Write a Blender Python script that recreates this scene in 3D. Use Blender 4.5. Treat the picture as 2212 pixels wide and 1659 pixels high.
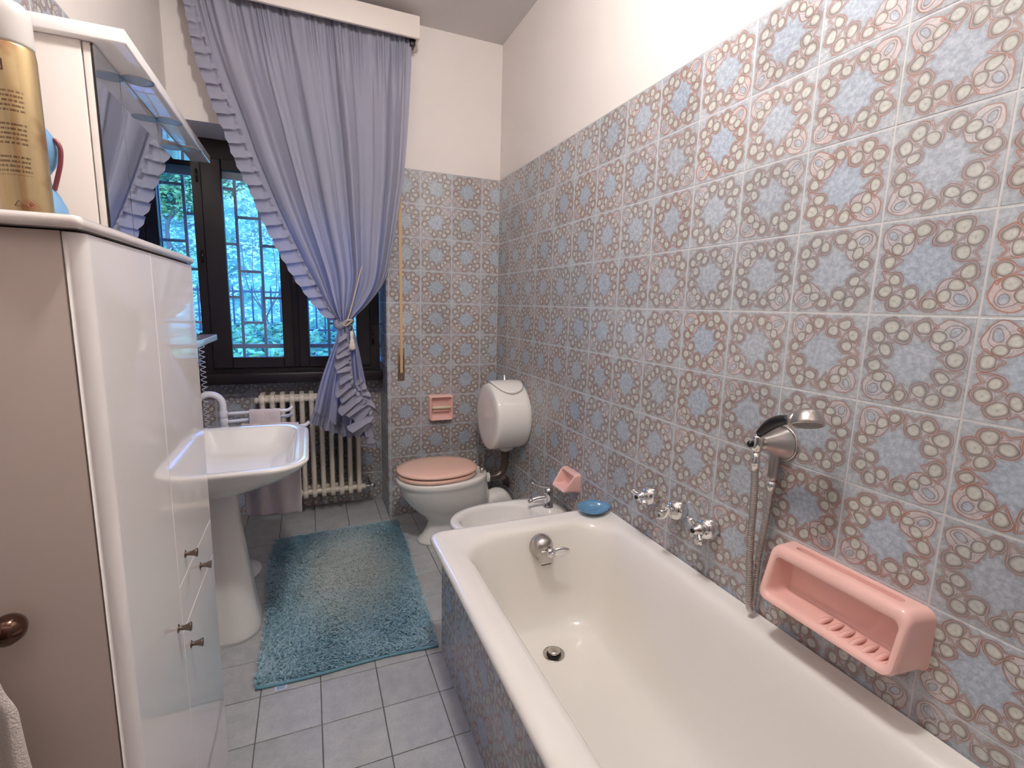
import bpy, bmesh, math, random
import numpy as np
from mathutils import Vector, Matrix
random.seed(7); rng = np.random.default_rng(5)
PI = math.pi
sc = bpy.context.scene
COL = sc.collection
for o in list(bpy.data.objects): bpy.data.objects.remove(o)

# ------------------------------------------------------------ camera
cd = bpy.data.cameras.new('camera'); cam = bpy.data.objects.new('camera', cd); COL.objects.link(cam)
cd.sensor_width = 36; cd.lens = 1052.27 / 2212 * 36; cd.clip_start = .02; cd.clip_end = 200
CX, CY, CZ = -1.1827, -3.1210, 1.3972
M = ((0.92379301, 0.0365313, -0.38114557, CX),
     (-0.38199144, 0.15617291, -0.91087461, CY),
     (0.02624917, 0.98705394, 0.15822608, CZ), (0, 0, 0, 1))
cam.matrix_world = Matrix(M)
sc.camera = cam

# ------------------------------------------------------------ world, light, exposure
w = bpy.data.worlds.new('world'); sc.world = w; w.use_nodes = True
nt = w.node_tree; nt.nodes.clear()
bg = nt.nodes.new('ShaderNodeBackground'); wo = nt.nodes.new('ShaderNodeOutputWorld')
tc = nt.nodes.new('ShaderNodeTexCoord'); sx = nt.nodes.new('ShaderNodeSeparateXYZ'); cr = nt.nodes.new('ShaderNodeValToRGB')
nt.links.new(tc.outputs['Generated'], sx.inputs[0]); nt.links.new(sx.outputs[2], cr.inputs[0])
cr.color_ramp.elements[0].position = 0; cr.color_ramp.elements[0].color = (.30, .62, 1.0, 1)
cr.color_ramp.elements[1].position = .35; cr.color_ramp.elements[1].color = (.09, .26, 1.0, 1)
nt.links.new(cr.outputs[0], bg.inputs[0]); bg.inputs[1].default_value = 14.0
nt.links.new(bg.outputs[0], wo.inputs[0])
vs = sc.view_settings
vs.view_transform = 'Standard'; vs.look = 'None'; vs.gamma = 1; vs.exposure = 0; vs.use_curve_mapping = False
LAMP_POS = (-.86, -2.22, 2.80); LAMP_STRENGTH = 250.0; LAMP_COL = (1.0, .975, .95)

# ------------------------------------------------------------ helpers
def S(v): return tuple(((x + .055) / 1.055) ** 2.4 if x > .04045 else x / 12.92 for x in [q / 255 for q in v])
MATS = {}
def mat(name, col, rough=.5, metal=0, ior=1.5, coat=0, bump=None, trans=0, alpha=1, spec=None, vary=None):
    """bump=(scale,strength) fine relief; vary=(scale,amount) colour mottling"""
    m = bpy.data.materials.new(name); m.use_nodes = True; n = m.node_tree; b = n.nodes['Principled BSDF']
    b.inputs['Base Color'].default_value = (*col, 1); b.inputs['Roughness'].default_value = rough
    b.inputs['Metallic'].default_value = metal; b.inputs['IOR'].default_value = ior
    b.inputs['Coat Weight'].default_value = coat; b.inputs['Coat Roughness'].default_value = .03
    if spec is not None: b.inputs['Specular IOR Level'].default_value = spec
    if trans: b.inputs['Transmission Weight'].default_value = trans
    if alpha < 1: b.inputs['Alpha'].default_value = alpha
    t = n.nodes.new('ShaderNodeTexCoord')
    if bump:
        z = n.nodes.new('ShaderNodeTexNoise'); z.inputs['Scale'].default_value = bump[0]; z.inputs['Detail'].default_value = 3
        u = n.nodes.new('ShaderNodeBump'); u.inputs['Strength'].default_value = bump[1]; u.inputs['Distance'].default_value = bump[2] if len(bump) > 2 else .002
        n.links.new(t.outputs['Object'], z.inputs['Vector']); n.links.new(z.outputs['Fac'], u.inputs['Height']); n.links.new(u.outputs[0], b.inputs['Normal'])
    if vary:
        z = n.nodes.new('ShaderNodeTexNoise'); z.inputs['Scale'].default_value = vary[0]; z.inputs['Detail'].default_value = 4
        r = n.nodes.new('ShaderNodeValToRGB'); a = vary[1]
        r.color_ramp.elements[0].position = .3; r.color_ramp.elements[1].position = .7
        r.color_ramp.elements[0].color = (*[c * (1 - a) for c in col], 1); r.color_ramp.elements[1].color = (*[min(1, c * (1 + a)) for c in col], 1)
        n.links.new(t.outputs['Object'], z.inputs['Vector']); n.links.new(z.outputs['Fac'], r.inputs[0]); n.links.new(r.outputs[0], b.inputs['Base Color'])
    MATS[name] = m
    return m

def base_of(o):
    p = Vector((0, 0, 0))
    while o: p += o.location; o = o.parent
    return p
def meta(o, label=None, cat=None, group=None, kind=None):
    if label: o['label'] = label
    if cat: o['category'] = cat
    if group: o['group'] = group
    if kind: o['kind'] = kind
    return o
def thing(name, loc, label=None, cat=None, group=None, kind=None):
    o = bpy.data.objects.new(name, None); COL.objects.link(o); o.location = loc; o.empty_display_size = .05
    return meta(o, label, cat, group, kind)
def ob(name, V, F, m, parent=None, smooth=True, loc=None, mats=None, fm=None, uv=None):
    """one mesh object from world-coordinate vertices; origin at its own base centre (or parent-relative)"""
    V = np.asarray(V, float).reshape(-1, 3)
    if loc is None:
        lo, hi = V.min(0), V.max(0); loc = ((lo[0] + hi[0]) / 2, (lo[1] + hi[1]) / 2, lo[2])
    me = bpy.data.meshes.new(name); me.from_pydata((V - np.array(loc)).tolist(), [], F)
    for k in (mats or [m]): me.materials.append(k)
    if fm is not None: me.polygons.foreach_set('material_index', fm)
    if smooth: me.polygons.foreach_set('use_smooth', [True] * len(me.polygons))
    if uv is not None:
        L = me.uv_layers.new(name='UVMap')
        li = np.zeros(len(me.loops), int); me.loops.foreach_get('vertex_index', li)
        L.data.foreach_set('uv', np.asarray(uv)[li].ravel())
    me.update()
    o = bpy.data.objects.new(name, me); COL.objects.link(o)
    if parent: o.parent = parent; o.location = Vector(loc) - base_of(parent)
    else: o.location = loc
    return o
def sharp(o, ang=35):
    me = o.data
    bm = bmesh.new(); bm.from_mesh(me); a = math.radians(ang)
    for e in bm.edges:
        if len(e.link_faces) == 2 and e.calc_face_angle(0) > a: e.smooth = False
    bm.to_mesh(me); bm.free(); return o
def box(x0, x1, y0, y1, z0, z1, bev=0, seg=2):
    """returns verts, faces"""
    bm = bmesh.new(); bmesh.ops.create_cube(bm, size=1)
    for v in bm.verts: v.co = Vector(((x0 + x1) / 2 + v.co.x * (x1 - x0), (y0 + y1) / 2 + v.co.y * (y1 - y0), (z0 + z1) / 2 + v.co.z * (z1 - z0)))
    if bev: bmesh.ops.bevel(bm, geom=list(bm.edges), offset=bev, segments=seg, affect='EDGES', profile=.5)
    bm.verts.index_update(); r = ([tuple(v.co) for v in bm.verts], [[v.index for v in f.verts] for f in bm.faces]); bm.free(); return r
def merge(*parts):
    V, F = [], []
    for v, f in parts:
        k = len(V); V += [tuple(p) for p in v]; F += [[i + k for i in q] for q in f]
    return V, F
def bx(name, a, m, parent=None, bev=0, seg=2, **k):
    V, F = box(*a, bev=bev, seg=seg); o = ob(name, V, F, m, parent, smooth=bev > 0, **k)
    if bev: wnorm(o)
    return o
def frame_of(d):
    d = Vector(d).normalized(); up = Vector((0, 0, 1)) if abs(d.z) < .9 else Vector((1, 0, 0))
    a = d.cross(up).normalized(); return a, a.cross(d).normalized()
def tube(P, r, n=12, cap=True, closed=False):
    P = [Vector(p) for p in P]; N = len(P); R = r if hasattr(r, '__len__') else [r] * N
    V, F = [], []; pa = None
    for i, p in enumerate(P):
        d = (P[(i + 1) % N] - P[i - 1]) if closed else (P[min(i + 1, N - 1)] - P[max(i - 1, 0)])
        d.normalize()
        if pa is None: a, b = frame_of(d)
        else:
            a = (pa - d * pa.dot(d)).normalized(); b = d.cross(a) * -1
            b = a.cross(d).normalized()
        pa = a
        for k in range(n):
            t = 2 * PI * k / n; V.append(tuple(p + (a * math.cos(t) + b * math.sin(t)) * R[i]))
    for i in range(N if closed else N - 1):
        for k in range(n):
            q = (k + 1) % n; j = (i + 1) % N; F.append([i * n + k, i * n + q, j * n + q, j * n + k])
    if cap and not closed: F.append(list(range(n))[::-1]); F.append([(N - 1) * n + k for k in range(n)])
    return V, F
def lathe(prof, c=(0, 0, 0), ax=(0, 0, 1), n=32):
    """prof: (radius, height) along axis; open ends capped when radius>0"""
    ax = Vector(ax).normalized(); a, b = frame_of(ax); c = Vector(c); V, F = [], []
    for r, h in prof:
        for k in range(n):
            t = 2 * PI * k / n; V.append(tuple(c + ax * h + (a * math.cos(t) + b * math.sin(t)) * max(r, 1e-5)))
    m = len(prof)
    for i in range(m - 1):
        for k in range(n):
            q = (k + 1) % n; F.append([i * n + k, (i + 1) * n + k, (i + 1) * n + q, i * n + q])
    F.append(list(range(n))); F.append([(m - 1) * n + k for k in range(n)][::-1])
    return V, F
def rr(x0, x1, y0, y1, r, n=16):
    """rounded rectangle outline, 4n points, ccw; r scalar or 4 radii (x1y1, x0y1, x0y0, x1y0)"""
    R = r if hasattr(r, '__len__') else [r] * 4; P = []
    for (cx, cy, sx_, sy_, a0, q) in ((x1, y1, -1, -1, 0, R[0]), (x0, y1, 1, -1, 90, R[1]), (x0, y0, 1, 1, 180, R[2]), (x1, y0, -1, 1, 270, R[3])):
        for k in range(n):
            a = math.radians(a0 + 90 * k / (n - 1)); P.append((cx + sx_ * q + q * math.cos(a), cy + sy_ * q + q * math.sin(a)))
    return P
def loft(rings, cap0=False, cap1=False, closed=True):
    V, F = [], []; n = len(rings[0])
    for r in rings: V += [tuple(p) for p in r]
    for i in range(len(rings) - 1):
        for k in range(n if closed else n - 1):
            q = (k + 1) % n; F.append([i * n + k, i * n + q, (i + 1) * n + q, (i + 1) * n + k])
    if cap0: F.append(list(range(n))[::-1])
    if cap1: F.append([(len(rings) - 1) * n + k for k in range(n)])
    return V, F
def fixn(o):
    bm = bmesh.new(); bm.from_mesh(o.data); bmesh.ops.recalc_face_normals(bm, faces=bm.faces); bm.to_mesh(o.data); bm.free(); return o
def wnorm(o):
    m = o.modifiers.new('w', 'WEIGHTED_NORMAL'); m.keep_sharp = True; m.weight = 100; return o
def subsurf(o, lv=2):
    m = o.modifiers.new('s', 'SUBSURF'); m.levels = lv; m.render_levels = lv; return o
def catmull(P, k=8):
    P = [Vector(p) for p in P]; Q = [P[0] * 2 - P[1]] + P + [P[-1] * 2 - P[-2]]; out = []
    for i in range(1, len(Q) - 2):
        for j in range(k):
            t = j / k; a, b, c, d = Q[i - 1], Q[i], Q[i + 1], Q[i + 2]
            out.append(.5 * ((2 * b) + (c - a) * t + (2 * a - 5 * b + 4 * c - d) * t * t + (3 * b - a - 3 * c + d) * t ** 3))
    out.append(P[-1]); return out
def interp(P, t):
    """piecewise linear along arc length fraction t over 2d list"""
    P = np.asarray(P, float); d = np.r_[0, np.cumsum(np.hypot(*np.diff(P, axis=0).T))]; d /= d[-1]
    return np.stack([np.interp(t, d, P[:, 0]), np.interp(t, d, P[:, 1])], -1)
def smooth_path(P, k=10): return [(p.x, p.y) for p in catmull([(a, b, 0) for a, b in P], k)]

# ------------------------------------------------------------ materials
class G:
    """tiny expression builder over math nodes"""
    def __init__(s, nt): s.nt = nt
    def m(s, op, a, b=None, c=None, clamp=False):
        n = s.nt.nodes.new('ShaderNodeMath'); n.operation = op; n.use_clamp = clamp
        for i, v in enumerate((a, b, c)):
            if v is None: continue
            if isinstance(v, (int, float)): n.inputs[i].default_value = v
            else: s.nt.links.new(v, n.inputs[i])
        return n.outputs[0]
    def add(s, a, b): return s.m('ADD', a, b)
    def sub(s, a, b): return s.m('SUBTRACT', a, b)
    def mul(s, a, b): return s.m('MULTIPLY', a, b)
    def mn(s, a, b): return s.m('MINIMUM', a, b)
    def mx(s, a, b): return s.m('MAXIMUM', a, b)
    def ab(s, a): return s.m('ABSOLUTE', a)
    def hyp(s, a, b): return s.m('SQRT', s.m('MULTIPLY_ADD', a, a, s.mul(b, b)))
    def circ(s, x, y, cx, cy, r): return s.sub(s.hyp(s.sub(x, cx), s.sub(y, cy)), r)
    def caps(s, x, y, ax, ay, bx_, by, r0, r1):
        dx, dy = bx_ - ax, by - ay; L = dx * dx + dy * dy
        px, py = s.sub(x, ax), s.sub(y, ay)
        h = s.m('MULTIPLY', s.add(s.mul(px, dx), s.mul(py, dy)), 1 / L, clamp=True)
        return s.sub(s.hyp(s.sub(px, s.mul(h, dx)), s.sub(py, s.mul(h, dy))), s.m('MULTIPLY_ADD', h, r1 - r0, r0))
    def step(s, d, e0, e1):
        n = s.nt.nodes.new('ShaderNodeMapRange'); n.interpolation_type = 'SMOOTHSTEP'
        s.nt.links.new(d, n.inputs[0]); n.inputs[1].default_value = e0; n.inputs[2].default_value = e1; return n.outputs[0]
    def mix(s, f, a, b):
        n = s.nt.nodes.new('ShaderNodeMix'); n.data_type = 'RGBA'
        for i, v in ((0, f), (6, a), (7, b)):
            if isinstance(v, (int, float)): n.inputs[i].default_value = v
            elif isinstance(v, tuple): n.inputs[i].default_value = (*v, 1)
            else: s.nt.links.new(v, n.inputs[i])
        return n.outputs[2]

def tile_material(name='tile_print'):
    m = bpy.data.materials.new(name); m.use_nodes = True; nt = m.node_tree; g = G(nt); b = nt.nodes['Principled BSDF']
    uv = nt.nodes.new('ShaderNodeUVMap'); uv.uv_map = 'UVMap'
    oi = nt.nodes.new('ShaderNodeObjectInfo'); rnd = oi.outputs['Random']
    # hand-drawn wobble, different on each tile
    off = nt.nodes.new('ShaderNodeVectorMath'); off.operation = 'ADD'
    cmb = nt.nodes.new('ShaderNodeCombineXYZ'); nt.links.new(g.mul(rnd, 37.), cmb.inputs[2])
    nt.links.new(uv.outputs[0], off.inputs[0]); nt.links.new(cmb.outputs[0], off.inputs[1])
    nz = nt.nodes.new('ShaderNodeTexNoise'); nz.inputs['Scale'].default_value = 2.2; nz.inputs['Detail'].default_value = 1.5
    nt.links.new(off.outputs[0], nz.inputs['Vector'])
    sep = nt.nodes.new('ShaderNodeSeparateColor'); nt.links.new(nz.outputs['Color'], sep.inputs[0])
    s0 = nt.nodes.new('ShaderNodeSeparateXYZ'); nt.links.new(uv.outputs[0], s0.inputs[0])
    x = g.add(g.mul(s0.outputs[0], 1.07), g.mul(g.sub(sep.outputs[0], .5), .20)); y = g.add(g.mul(s0.outputs[1], 1.07), g.mul(g.sub(sep.outputs[1], .5), .20))
    # fold over both diagonals
    s = g.ab(g.mul(g.add(x, y), .70711)); t = g.ab(g.mul(g.sub(x, y), .70711))
    C = [(.745, .145, .135), (.665, .455, .140), (.250, .610, .138), (.180, .930, .150)]
    T = [None, (.47, .25, .02), (.60, .70, .02), (.0, .64, .02)]
    circ = halo_ = tear = None
    for c, tl in zip(C, T):
        d = g.circ(s, t, *c); circ = d if circ is None else g.mn(circ, d)
        if tl:
            k = g.caps(s, t, tl[0], tl[1], c[0], c[1], tl[2], c[2] + .055); tear = k if tear is None else g.mn(tear, k)
    tear = g.mn(tear, g.caps(s, t, .90, .30, .665, .455, .015, .18)); tear = g.mn(tear, g.caps(s, t, .42, .90, .250, .610, .015, .18))
    # shell at the corner: three nested petals around a grey seed
    sh = g.sub(g.hyp(g.mul(g.sub(s, .88), 1 / .37), g.mul(t, 1 / .33)), 1.0)
    sho = g.sub(g.hyp(g.mul(g.sub(s, 1.03), 1 / .12), g.mul(t, 1 / .085)), 1.0)
    sh2 = g.sub(g.hyp(g.mul(g.sub(s, .94), 1 / .26), g.mul(t, 1 / .17)), 1.0)
    incirc = g.step(circ, .012, -.012)
    inleaf = g.step(tear, .012, -.012); inshell = g.step(sh, .03, -.03)
    n2 = nt.nodes.new('ShaderNodeTexNoise'); n2.inputs['Scale'].default_value = 9; n2.inputs['Detail'].default_value = 6; n2.inputs['Roughness'].default_value = .7
    nt.links.new(off.outputs[0], n2.inputs['Vector'])
    ground = g.mix(g.step(n2.outputs['Fac'], .35, .68), S((154, 158, 164)), S((184, 187, 192)))
    ctr = g.step(g.hyp(x, y), .66, .42)
    gc = g.mix(g.step(n2.outputs['Fac'], .35, .68), S((146, 155, 167)), S((178, 186, 197)))
    ground = g.mix(ctr, ground, gc)
    rp = g.m('FRACT', g.mul(rnd, 7.31))
    pink = g.mix(rp, S((214, 172, 154)), S((206, 184, 180)))
    line = g.mix(g.m('FRACT', g.mul(rnd, 3.7)), S((108, 82, 68)), S((98, 92, 90)))
    rust = g.mix(rp, S((164, 98, 70)), S((142, 104, 92)))
    col = g.mix(g.mul(g.mx(inleaf, inshell), g.m('MULTIPLY_ADD', nz.outputs['Fac'], .65, .0)), ground, pink)
    allm = g.mn(g.mn(circ, tear), g.mul(sh, .3))
    col = g.mix(g.mul(g.mul(g.step(allm, .10, .0), .30), g.step(allm, -.01, .01)), col, line)
    v1 = g.step(g.ab(g.add(tear, .030)), .015, .003); v2 = g.step(g.ab(tear), .020, .005)
    v3 = g.step(g.ab(g.add(tear, .055)), .012, .003)
    s1 = g.step(g.ab(sh), .055, .015); s2 = g.step(g.ab(sh2), .09, .02); s3 = g.step(g.ab(sho), .2, .05)
    oc = g.step(circ, -.005, .01)
    col = g.mix(g.mul(g.mul(g.mx(v1, g.mul(v3, .6)), .70), oc), col, line)
    col = g.mix(g.mul(g.mul(g.mx(v2, s1), .85), oc), col, rust)
    col = g.mix(g.mul(g.mul(g.mul(s2, g.step(sho, .0, .3)), inshell), g.mul(oc, .6)), col, line)
    col = g.mix(g.mul(g.step(sho, .1, -.1), .9), col, gc); col = g.mix(g.mul(g.mul(s3, .6), oc), col, line)
    cc = g.mix(g.step(n2.outputs['Fac'], .3, .7), S((172, 174, 167)), S((198, 198, 189)))
    cc = g.mix(g.step(circ, -.06, -.015), cc, S((158, 150, 142)))
    col = g.mix(g.mul(incirc, .95), col, cc)
    ring = g.step(g.ab(circ), .022, .004); col = g.mix(g.mul(ring, .70), col, line)
    col = g.mix(g.mul(g.step(g.ab(g.sub(circ, .050)), .013, .003), g.mul(g.step(circ, -.02, .02), .35)), col, line)
    col = g.mix(g.mul(g.step(circ, -.115, -.138), .30), col, line)
    hs = nt.nodes.new('ShaderNodeHueSaturation'); nt.links.new(col, hs.inputs['Color'])
    nt.links.new(g.m('MULTIPLY_ADD', g.m('FRACT', g.mul(rnd, 11.7)), .18, .965), hs.inputs['Value'])
    nt.links.new(g.m('MULTIPLY_ADD', g.m('FRACT', g.mul(rnd, 5.3)), .45, .62), hs.inputs['Saturation'])
    nt.links.new(hs.outputs[0], b.inputs['Base Color'])
    b.inputs['Roughness'].default_value = .22; b.inputs['Specular IOR Level'].default_value = .45
    bp = nt.nodes.new('ShaderNodeBump'); bp.inputs['Strength'].default_value = .35; bp.inputs['Distance'].default_value = .0012
    h = g.add(g.mul(g.step(circ, .02, -.06), .6), g.mul(n2.outputs['Fac'], .6))
    nt.links.new(h, bp.inputs['Height']); nt.links.new(bp.outputs[0], b.inputs['Normal'])
    return m
TILE = tile_material()
GROUT = mat('grout', S((196, 192, 190)), .8, bump=(200, .3))
PLASTER = mat('plaster', S((228, 219, 213)), .85, bump=(90, .25, .001), vary=(3, .02))
CEIL = mat('ceiling_paint', S((214, 207, 206)), .9)
FLOORT = None
def floor_mat():
    m = mat('floor_tile', S((148, 150, 154)), .38, bump=(60, .2, .0006)); nt = m.node_tree; g = G(nt); b = nt.nodes['Principled BSDF']
    t = nt.nodes.new('ShaderNodeTexCoord'); oi = nt.nodes.new('ShaderNodeObjectInfo')
    v = nt.nodes.new('ShaderNodeVectorMath'); v.operation = 'ADD'; nt.links.new(t.outputs['Object'], v.inputs[0])
    c = nt.nodes.new('ShaderNodeCombineXYZ'); nt.links.new(g.mul(oi.outputs['Random'], 50.), c.inputs[0]); nt.links.new(c.outputs[0], v.inputs[1])
    n = nt.nodes.new('ShaderNodeTexNoise'); n.inputs['Scale'].default_value = 14; n.inputs['Detail'].default_value = 8; n.inputs['Roughness'].default_value = .75
    nt.links.new(v.outputs[0], n.inputs['Vector'])
    k = nt.nodes.new('ShaderNodeTexNoise'); k.inputs['Scale'].default_value = 160; k.inputs['Detail'].default_value = 2; nt.links.new(v.outputs[0], k.inputs['Vector'])
    col = g.mix(g.step(n.outputs['Fac'], .3, .7), S((166, 168, 170)), S((188, 188, 188)))
    col = g.mix(g.mul(g.step(k.outputs['Fac'], .62, .5), .0), col, S((110, 112, 118)))
    col = g.mix(g.mul(g.step(k.outputs['Fac'], .56, .66), .35), col, S((148, 150, 154)))
    hs = nt.nodes.new('ShaderNodeHueSaturation'); nt.links.new(col, hs.inputs['Color']); nt.links.new(g.m('MULTIPLY_ADD', oi.outputs['Random'], .12, .94), hs.inputs['Value'])
    nt.links.new(hs.outputs[0], b.inputs['Base Color']); return m
FLOORT = floor_mat()
FGROUT = mat('floor_grout', S((96, 94, 94)), .9, vary=(8, .35))
CERAM = mat('white_ceramic', S((243, 239, 233)), .07, coat=.4)
ENAM = mat('tub_enamel', S((238, 233, 225)), .12, coat=.3)
PINKC = mat('pink_ceramic', S((240, 192, 181)), .08, coat=.5)
PINKS = mat('salmon_seat', S((244, 200, 180)), .18, coat=.3)
CHROME = mat('chrome', (.75, .74, .73), .08, 1)
SATIN = mat('satin_nickel', (.55, .52, .49), .28, 1)
GUN = mat('dark_metal_knob', S((120, 108, 98)), .3, 1)
WOOD = mat('dark_wood', S((30, 20, 22)), .38, vary=(6, .3), bump=(30, .1))
LACQ = mat('white_lacquer', S((246, 240, 237)), .05, coat=.35, ior=1.5)
LAMI = mat('white_laminate', S((228, 218, 210)), .3)
MIRR = mat('mirror', (.86, .9, .92), .01, 1)
BLACK = mat('black_plastic', S((22, 20, 22)), .25)
DARK = mat('dark_gap', S((30, 26, 26)), .8)
CREAM = mat('cream_radiator', S((230, 218, 200)), .35, coat=.2)
WHITEP = mat('white_plastic', S((228, 226, 232)), .25)
FROST = mat('frosted_lens', S((178, 184, 190)), .25, bump=(300, .4))
TOWEL = mat('towel_cloth', S((226, 212, 214)), .95, bump=(420, 1.0, .004))
PUTTY = mat('strap_tape', S((206, 172, 128)), .8, bump=(500, .4))
BRONZ = mat('bronze_plate', S((134, 112, 98)), .45, .6)
PIPE = mat('dark_pipe', S((100, 88, 80)), .3, .6)
GLASSY = None
def thin_glass():
    m = bpy.data.materials.new('window_glass'); m.use_nodes = True; nt = m.node_tree; nt.nodes.clear()
    o = nt.nodes.new('ShaderNodeOutputMaterial'); mx = nt.nodes.new('ShaderNodeMixShader'); a = nt.nodes.new('ShaderNodeBsdfTransparent'); b = nt.nodes.new('ShaderNodeBsdfGlossy')
    a.inputs[0].default_value = (.95, .98, .98, 1); b.inputs[1 if 'Roughness' not in b.inputs else 'Roughness'].default_value = .01
    f = nt.nodes.new('ShaderNodeFresnel'); f.inputs[0].default_value = 1.4
    nt.links.new(f.outputs[0], mx.inputs[0]); nt.links.new(a.outputs[0], mx.inputs[1]); nt.links.new(b.outputs[0], mx.inputs[2]); nt.links.new(mx.outputs[0], o.inputs[0]); return m
GLASS = thin_glass()
def fabric(name, col, tl=.35, sc_=900):
    m = bpy.data.materials.new(name); m.use_nodes = True; nt = m.node_tree; b = nt.nodes['Principled BSDF']
    o = nt.nodes['Material Output']; b.inputs['Base Color'].default_value = (*col, 1); b.inputs['Roughness'].default_value = .95; b.inputs['Specular IOR Level'].default_value = .1
    t = nt.nodes.new('ShaderNodeBsdfTranslucent'); t.inputs[0].default_value = (*[min(1, c * 1.0) for c in col], 1); mx = nt.nodes.new('ShaderNodeMixShader'); mx.inputs[0].default_value = tl
    nt.links.new(b.outputs[0], mx.inputs[1]); nt.links.new(t.outputs[0], mx.inputs[2]); nt.links.new(mx.outputs[0], o.inputs[0])
    c = nt.nodes.new('ShaderNodeTexCoord'); n = nt.nodes.new('ShaderNodeTexNoise'); n.inputs['Scale'].default_value = sc_; u = nt.nodes.new('ShaderNodeBump'); u.inputs['Strength'].default_value = .35; u.inputs['Distance'].default_value = .001
    nt.links.new(c.outputs['Object'], n.inputs['Vector']); nt.links.new(n.outputs['Fac'], u.inputs['Height']); nt.links.new(u.outputs[0], b.inputs['Normal']); return m
CURT = fabric('curtain_cloth', S((172, 171, 187)), .26)

# ------------------------------------------------------------ room shell
W, H = 1.80, 3.0; YB = -3.45; RX = -.735; NY = .33     # recess right jamb x, niche depth
YO = .62                                                # outer face of the window wall
def struct(o): o['kind'] = 'structure'; return o
TS = .2; TH = .008
tile_cache = {}
def tile_mesh(u0, u1, v0, v1, rot, mt=None, gap=.0026, th=TH, nm='wall_tile', bev=.0016):
    """piece of a 20 cm tile (fractions u0..u1, v0..v1); front faces -y, lies in xz, origin lower left corner of the whole tile"""
    key = (round(u0, 3), round(u1, 3), round(v0, 3), round(v1, 3), rot, mt.name if mt else '', th)
    if key in tile_cache: return tile_cache[key]
    g = gap / 2; x0, x1, z0, z1 = u0 * TS + g, u1 * TS - g, v0 * TS + g, v1 * TS - g
    V = []
    for yy, e in ((0, 0), (-th + bev * .6, 0), (-th, bev)):
        V += [(x0 + e, yy, z0 + e), (x1 - e, yy, z0 + e), (x1 - e, yy, z1 - e), (x0 + e, yy, z1 - e)]
    F = []
    for r in (0, 4):
        for k in range(4):
            q = (k + 1) % 4; F.append([r + k, r + q, r + 4 + q, r + 4 + k])
    F.append([8, 9, 10, 11])
    me = bpy.data.meshes.new(nm); me.from_pydata(V, [], F); me.materials.append(mt or TILE)
    L = me.uv_layers.new(name='UVMap')
    for lp in me.loops:
        p = V[lp.vertex_index]; a, b = p[0] / TS * 2 - 1, p[2] / TS * 2 - 1
        if rot: a, b = b, -a
        L.data[lp.index].uv = (a, b)
    bm = bmesh.new(); bm.from_mesh(me); bmesh.ops.recalc_face_normals(bm, faces=bm.faces)
    # make sure the front points to -y
    bm.faces.ensure_lookup_table()
    if bm.faces[-1].normal.y > 0: bmesh.ops.reverse_faces(bm, faces=bm.faces)
    bm.to_mesh(me); bm.free()
    tile_cache[key] = me; return me
def put_tile(me, parent, p, rz, name='wall_tile'):
    o = bpy.data.objects.new(name, me); COL.objects.link(o); o.parent = parent
    o.location = Vector(p) - base_of(parent); o.rotation_euler = (0, 0, rz); return o
def tile_run(parent, kind, fixed, a0, a1, joint, z0, z1, parity=0, skip=None, th=TH):
    """cover a wall run. kind 'B': wall facing -y at y=fixed, a along x; 'R': wall facing -x at x=fixed, a along y (a decreasing to the right);
    'L': wall facing +x at x=fixed; 'W': wall facing +y"""
    k0 = math.floor((a0 - joint) / TS + 1e-6); k1 = math.ceil((a1 - joint) / TS - 1e-6)
    for k in range(k0, k1):
        lo = max(a0, joint + k * TS); hi = min(a1, joint + (k + 1) * TS)
        if hi - lo < .008: continue
        for r in range(int(math.floor(z0 / TS + 1e-6)), int(math.ceil(z1 / TS - 1e-6))):
            v0, v1 = max(z0, r * TS) / TS - r, min(z1, (r + 1) * TS) / TS - r
            if v1 - v0 < .04: continue
            if skip and skip(k, r, lo, hi): continue
            u0, u1 = (lo - joint) / TS - k, (hi - joint) / TS - k
            a = joint + k * TS; rot = (k + r + parity) % 2
            jx = random.uniform(-.0003, .0003)
            if kind == 'B': put_tile(tile_mesh(u0, u1, v0, v1, rot), parent, (a, fixed + jx, r * TS), 0)
            elif kind == 'W': put_tile(tile_mesh(1 - u1, 1 - u0, v0, v1, rot), parent, (a + TS, fixed + jx, r * TS), PI)
            elif kind == 'R': put_tile(tile_mesh(1 - u1, 1 - u0, v0, v1, rot), parent, (fixed + jx, a + TS, r * TS), -PI / 2)
            elif kind == 'L': put_tile(tile_mesh(u0, u1, v0, v1, rot), parent, (fixed + jx, a, r * TS), PI / 2)

# floor
fl = struct(bx('floor', (-W - .1, .1, YB - .1, YO, -.12, -.004), FGROUT))
FJX, FJY = -1.39, -1.373
fm_ = {}
def floor_tile(x0, x1, y0, y1):
    g = .0016; a, b = x1 - x0, y1 - y0; key = (round(a, 3), round(b, 3))
    if key not in fm_:
        V = []
        for zz, e in ((-.004, 0), (-.0012, 0), (0, .0014)):
            V += [(g + e, g + e, zz), (a - g - e, g + e, zz), (a - g - e, b - g - e, zz), (g + e, b - g - e, zz)]
        F = []
        for r in (0, 4):
            for k in range(4): q = (k + 1) % 4; F.append([r + k, r + q, r + 4 + q, r + 4 + k])
        F.append([8, 9, 10, 11]); me = bpy.data.meshes.new('floor_tile'); me.from_pydata(V, [], F); me.materials.append(FLOORT); fm_[key] = me
    o = bpy.data.objects.new('floor_tile', fm_[key]); COL.objects.link(o); o.parent = fl; o.location = Vector((x0, y0, random.uniform(-.0004, .0002))) - base_of(fl)
xs = [-W] + [FJX + TS * k for k in range(-2, 4) if FJX + TS * k > -W + .01] + [-.59, -.39, -.19, 0]
ys = [YB] + [FJY + TS * k for k in range(-10, 7) if FJY + TS * k > YB + .01] + [NY]
ys = [y for y in ys if y <= NY]
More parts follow.
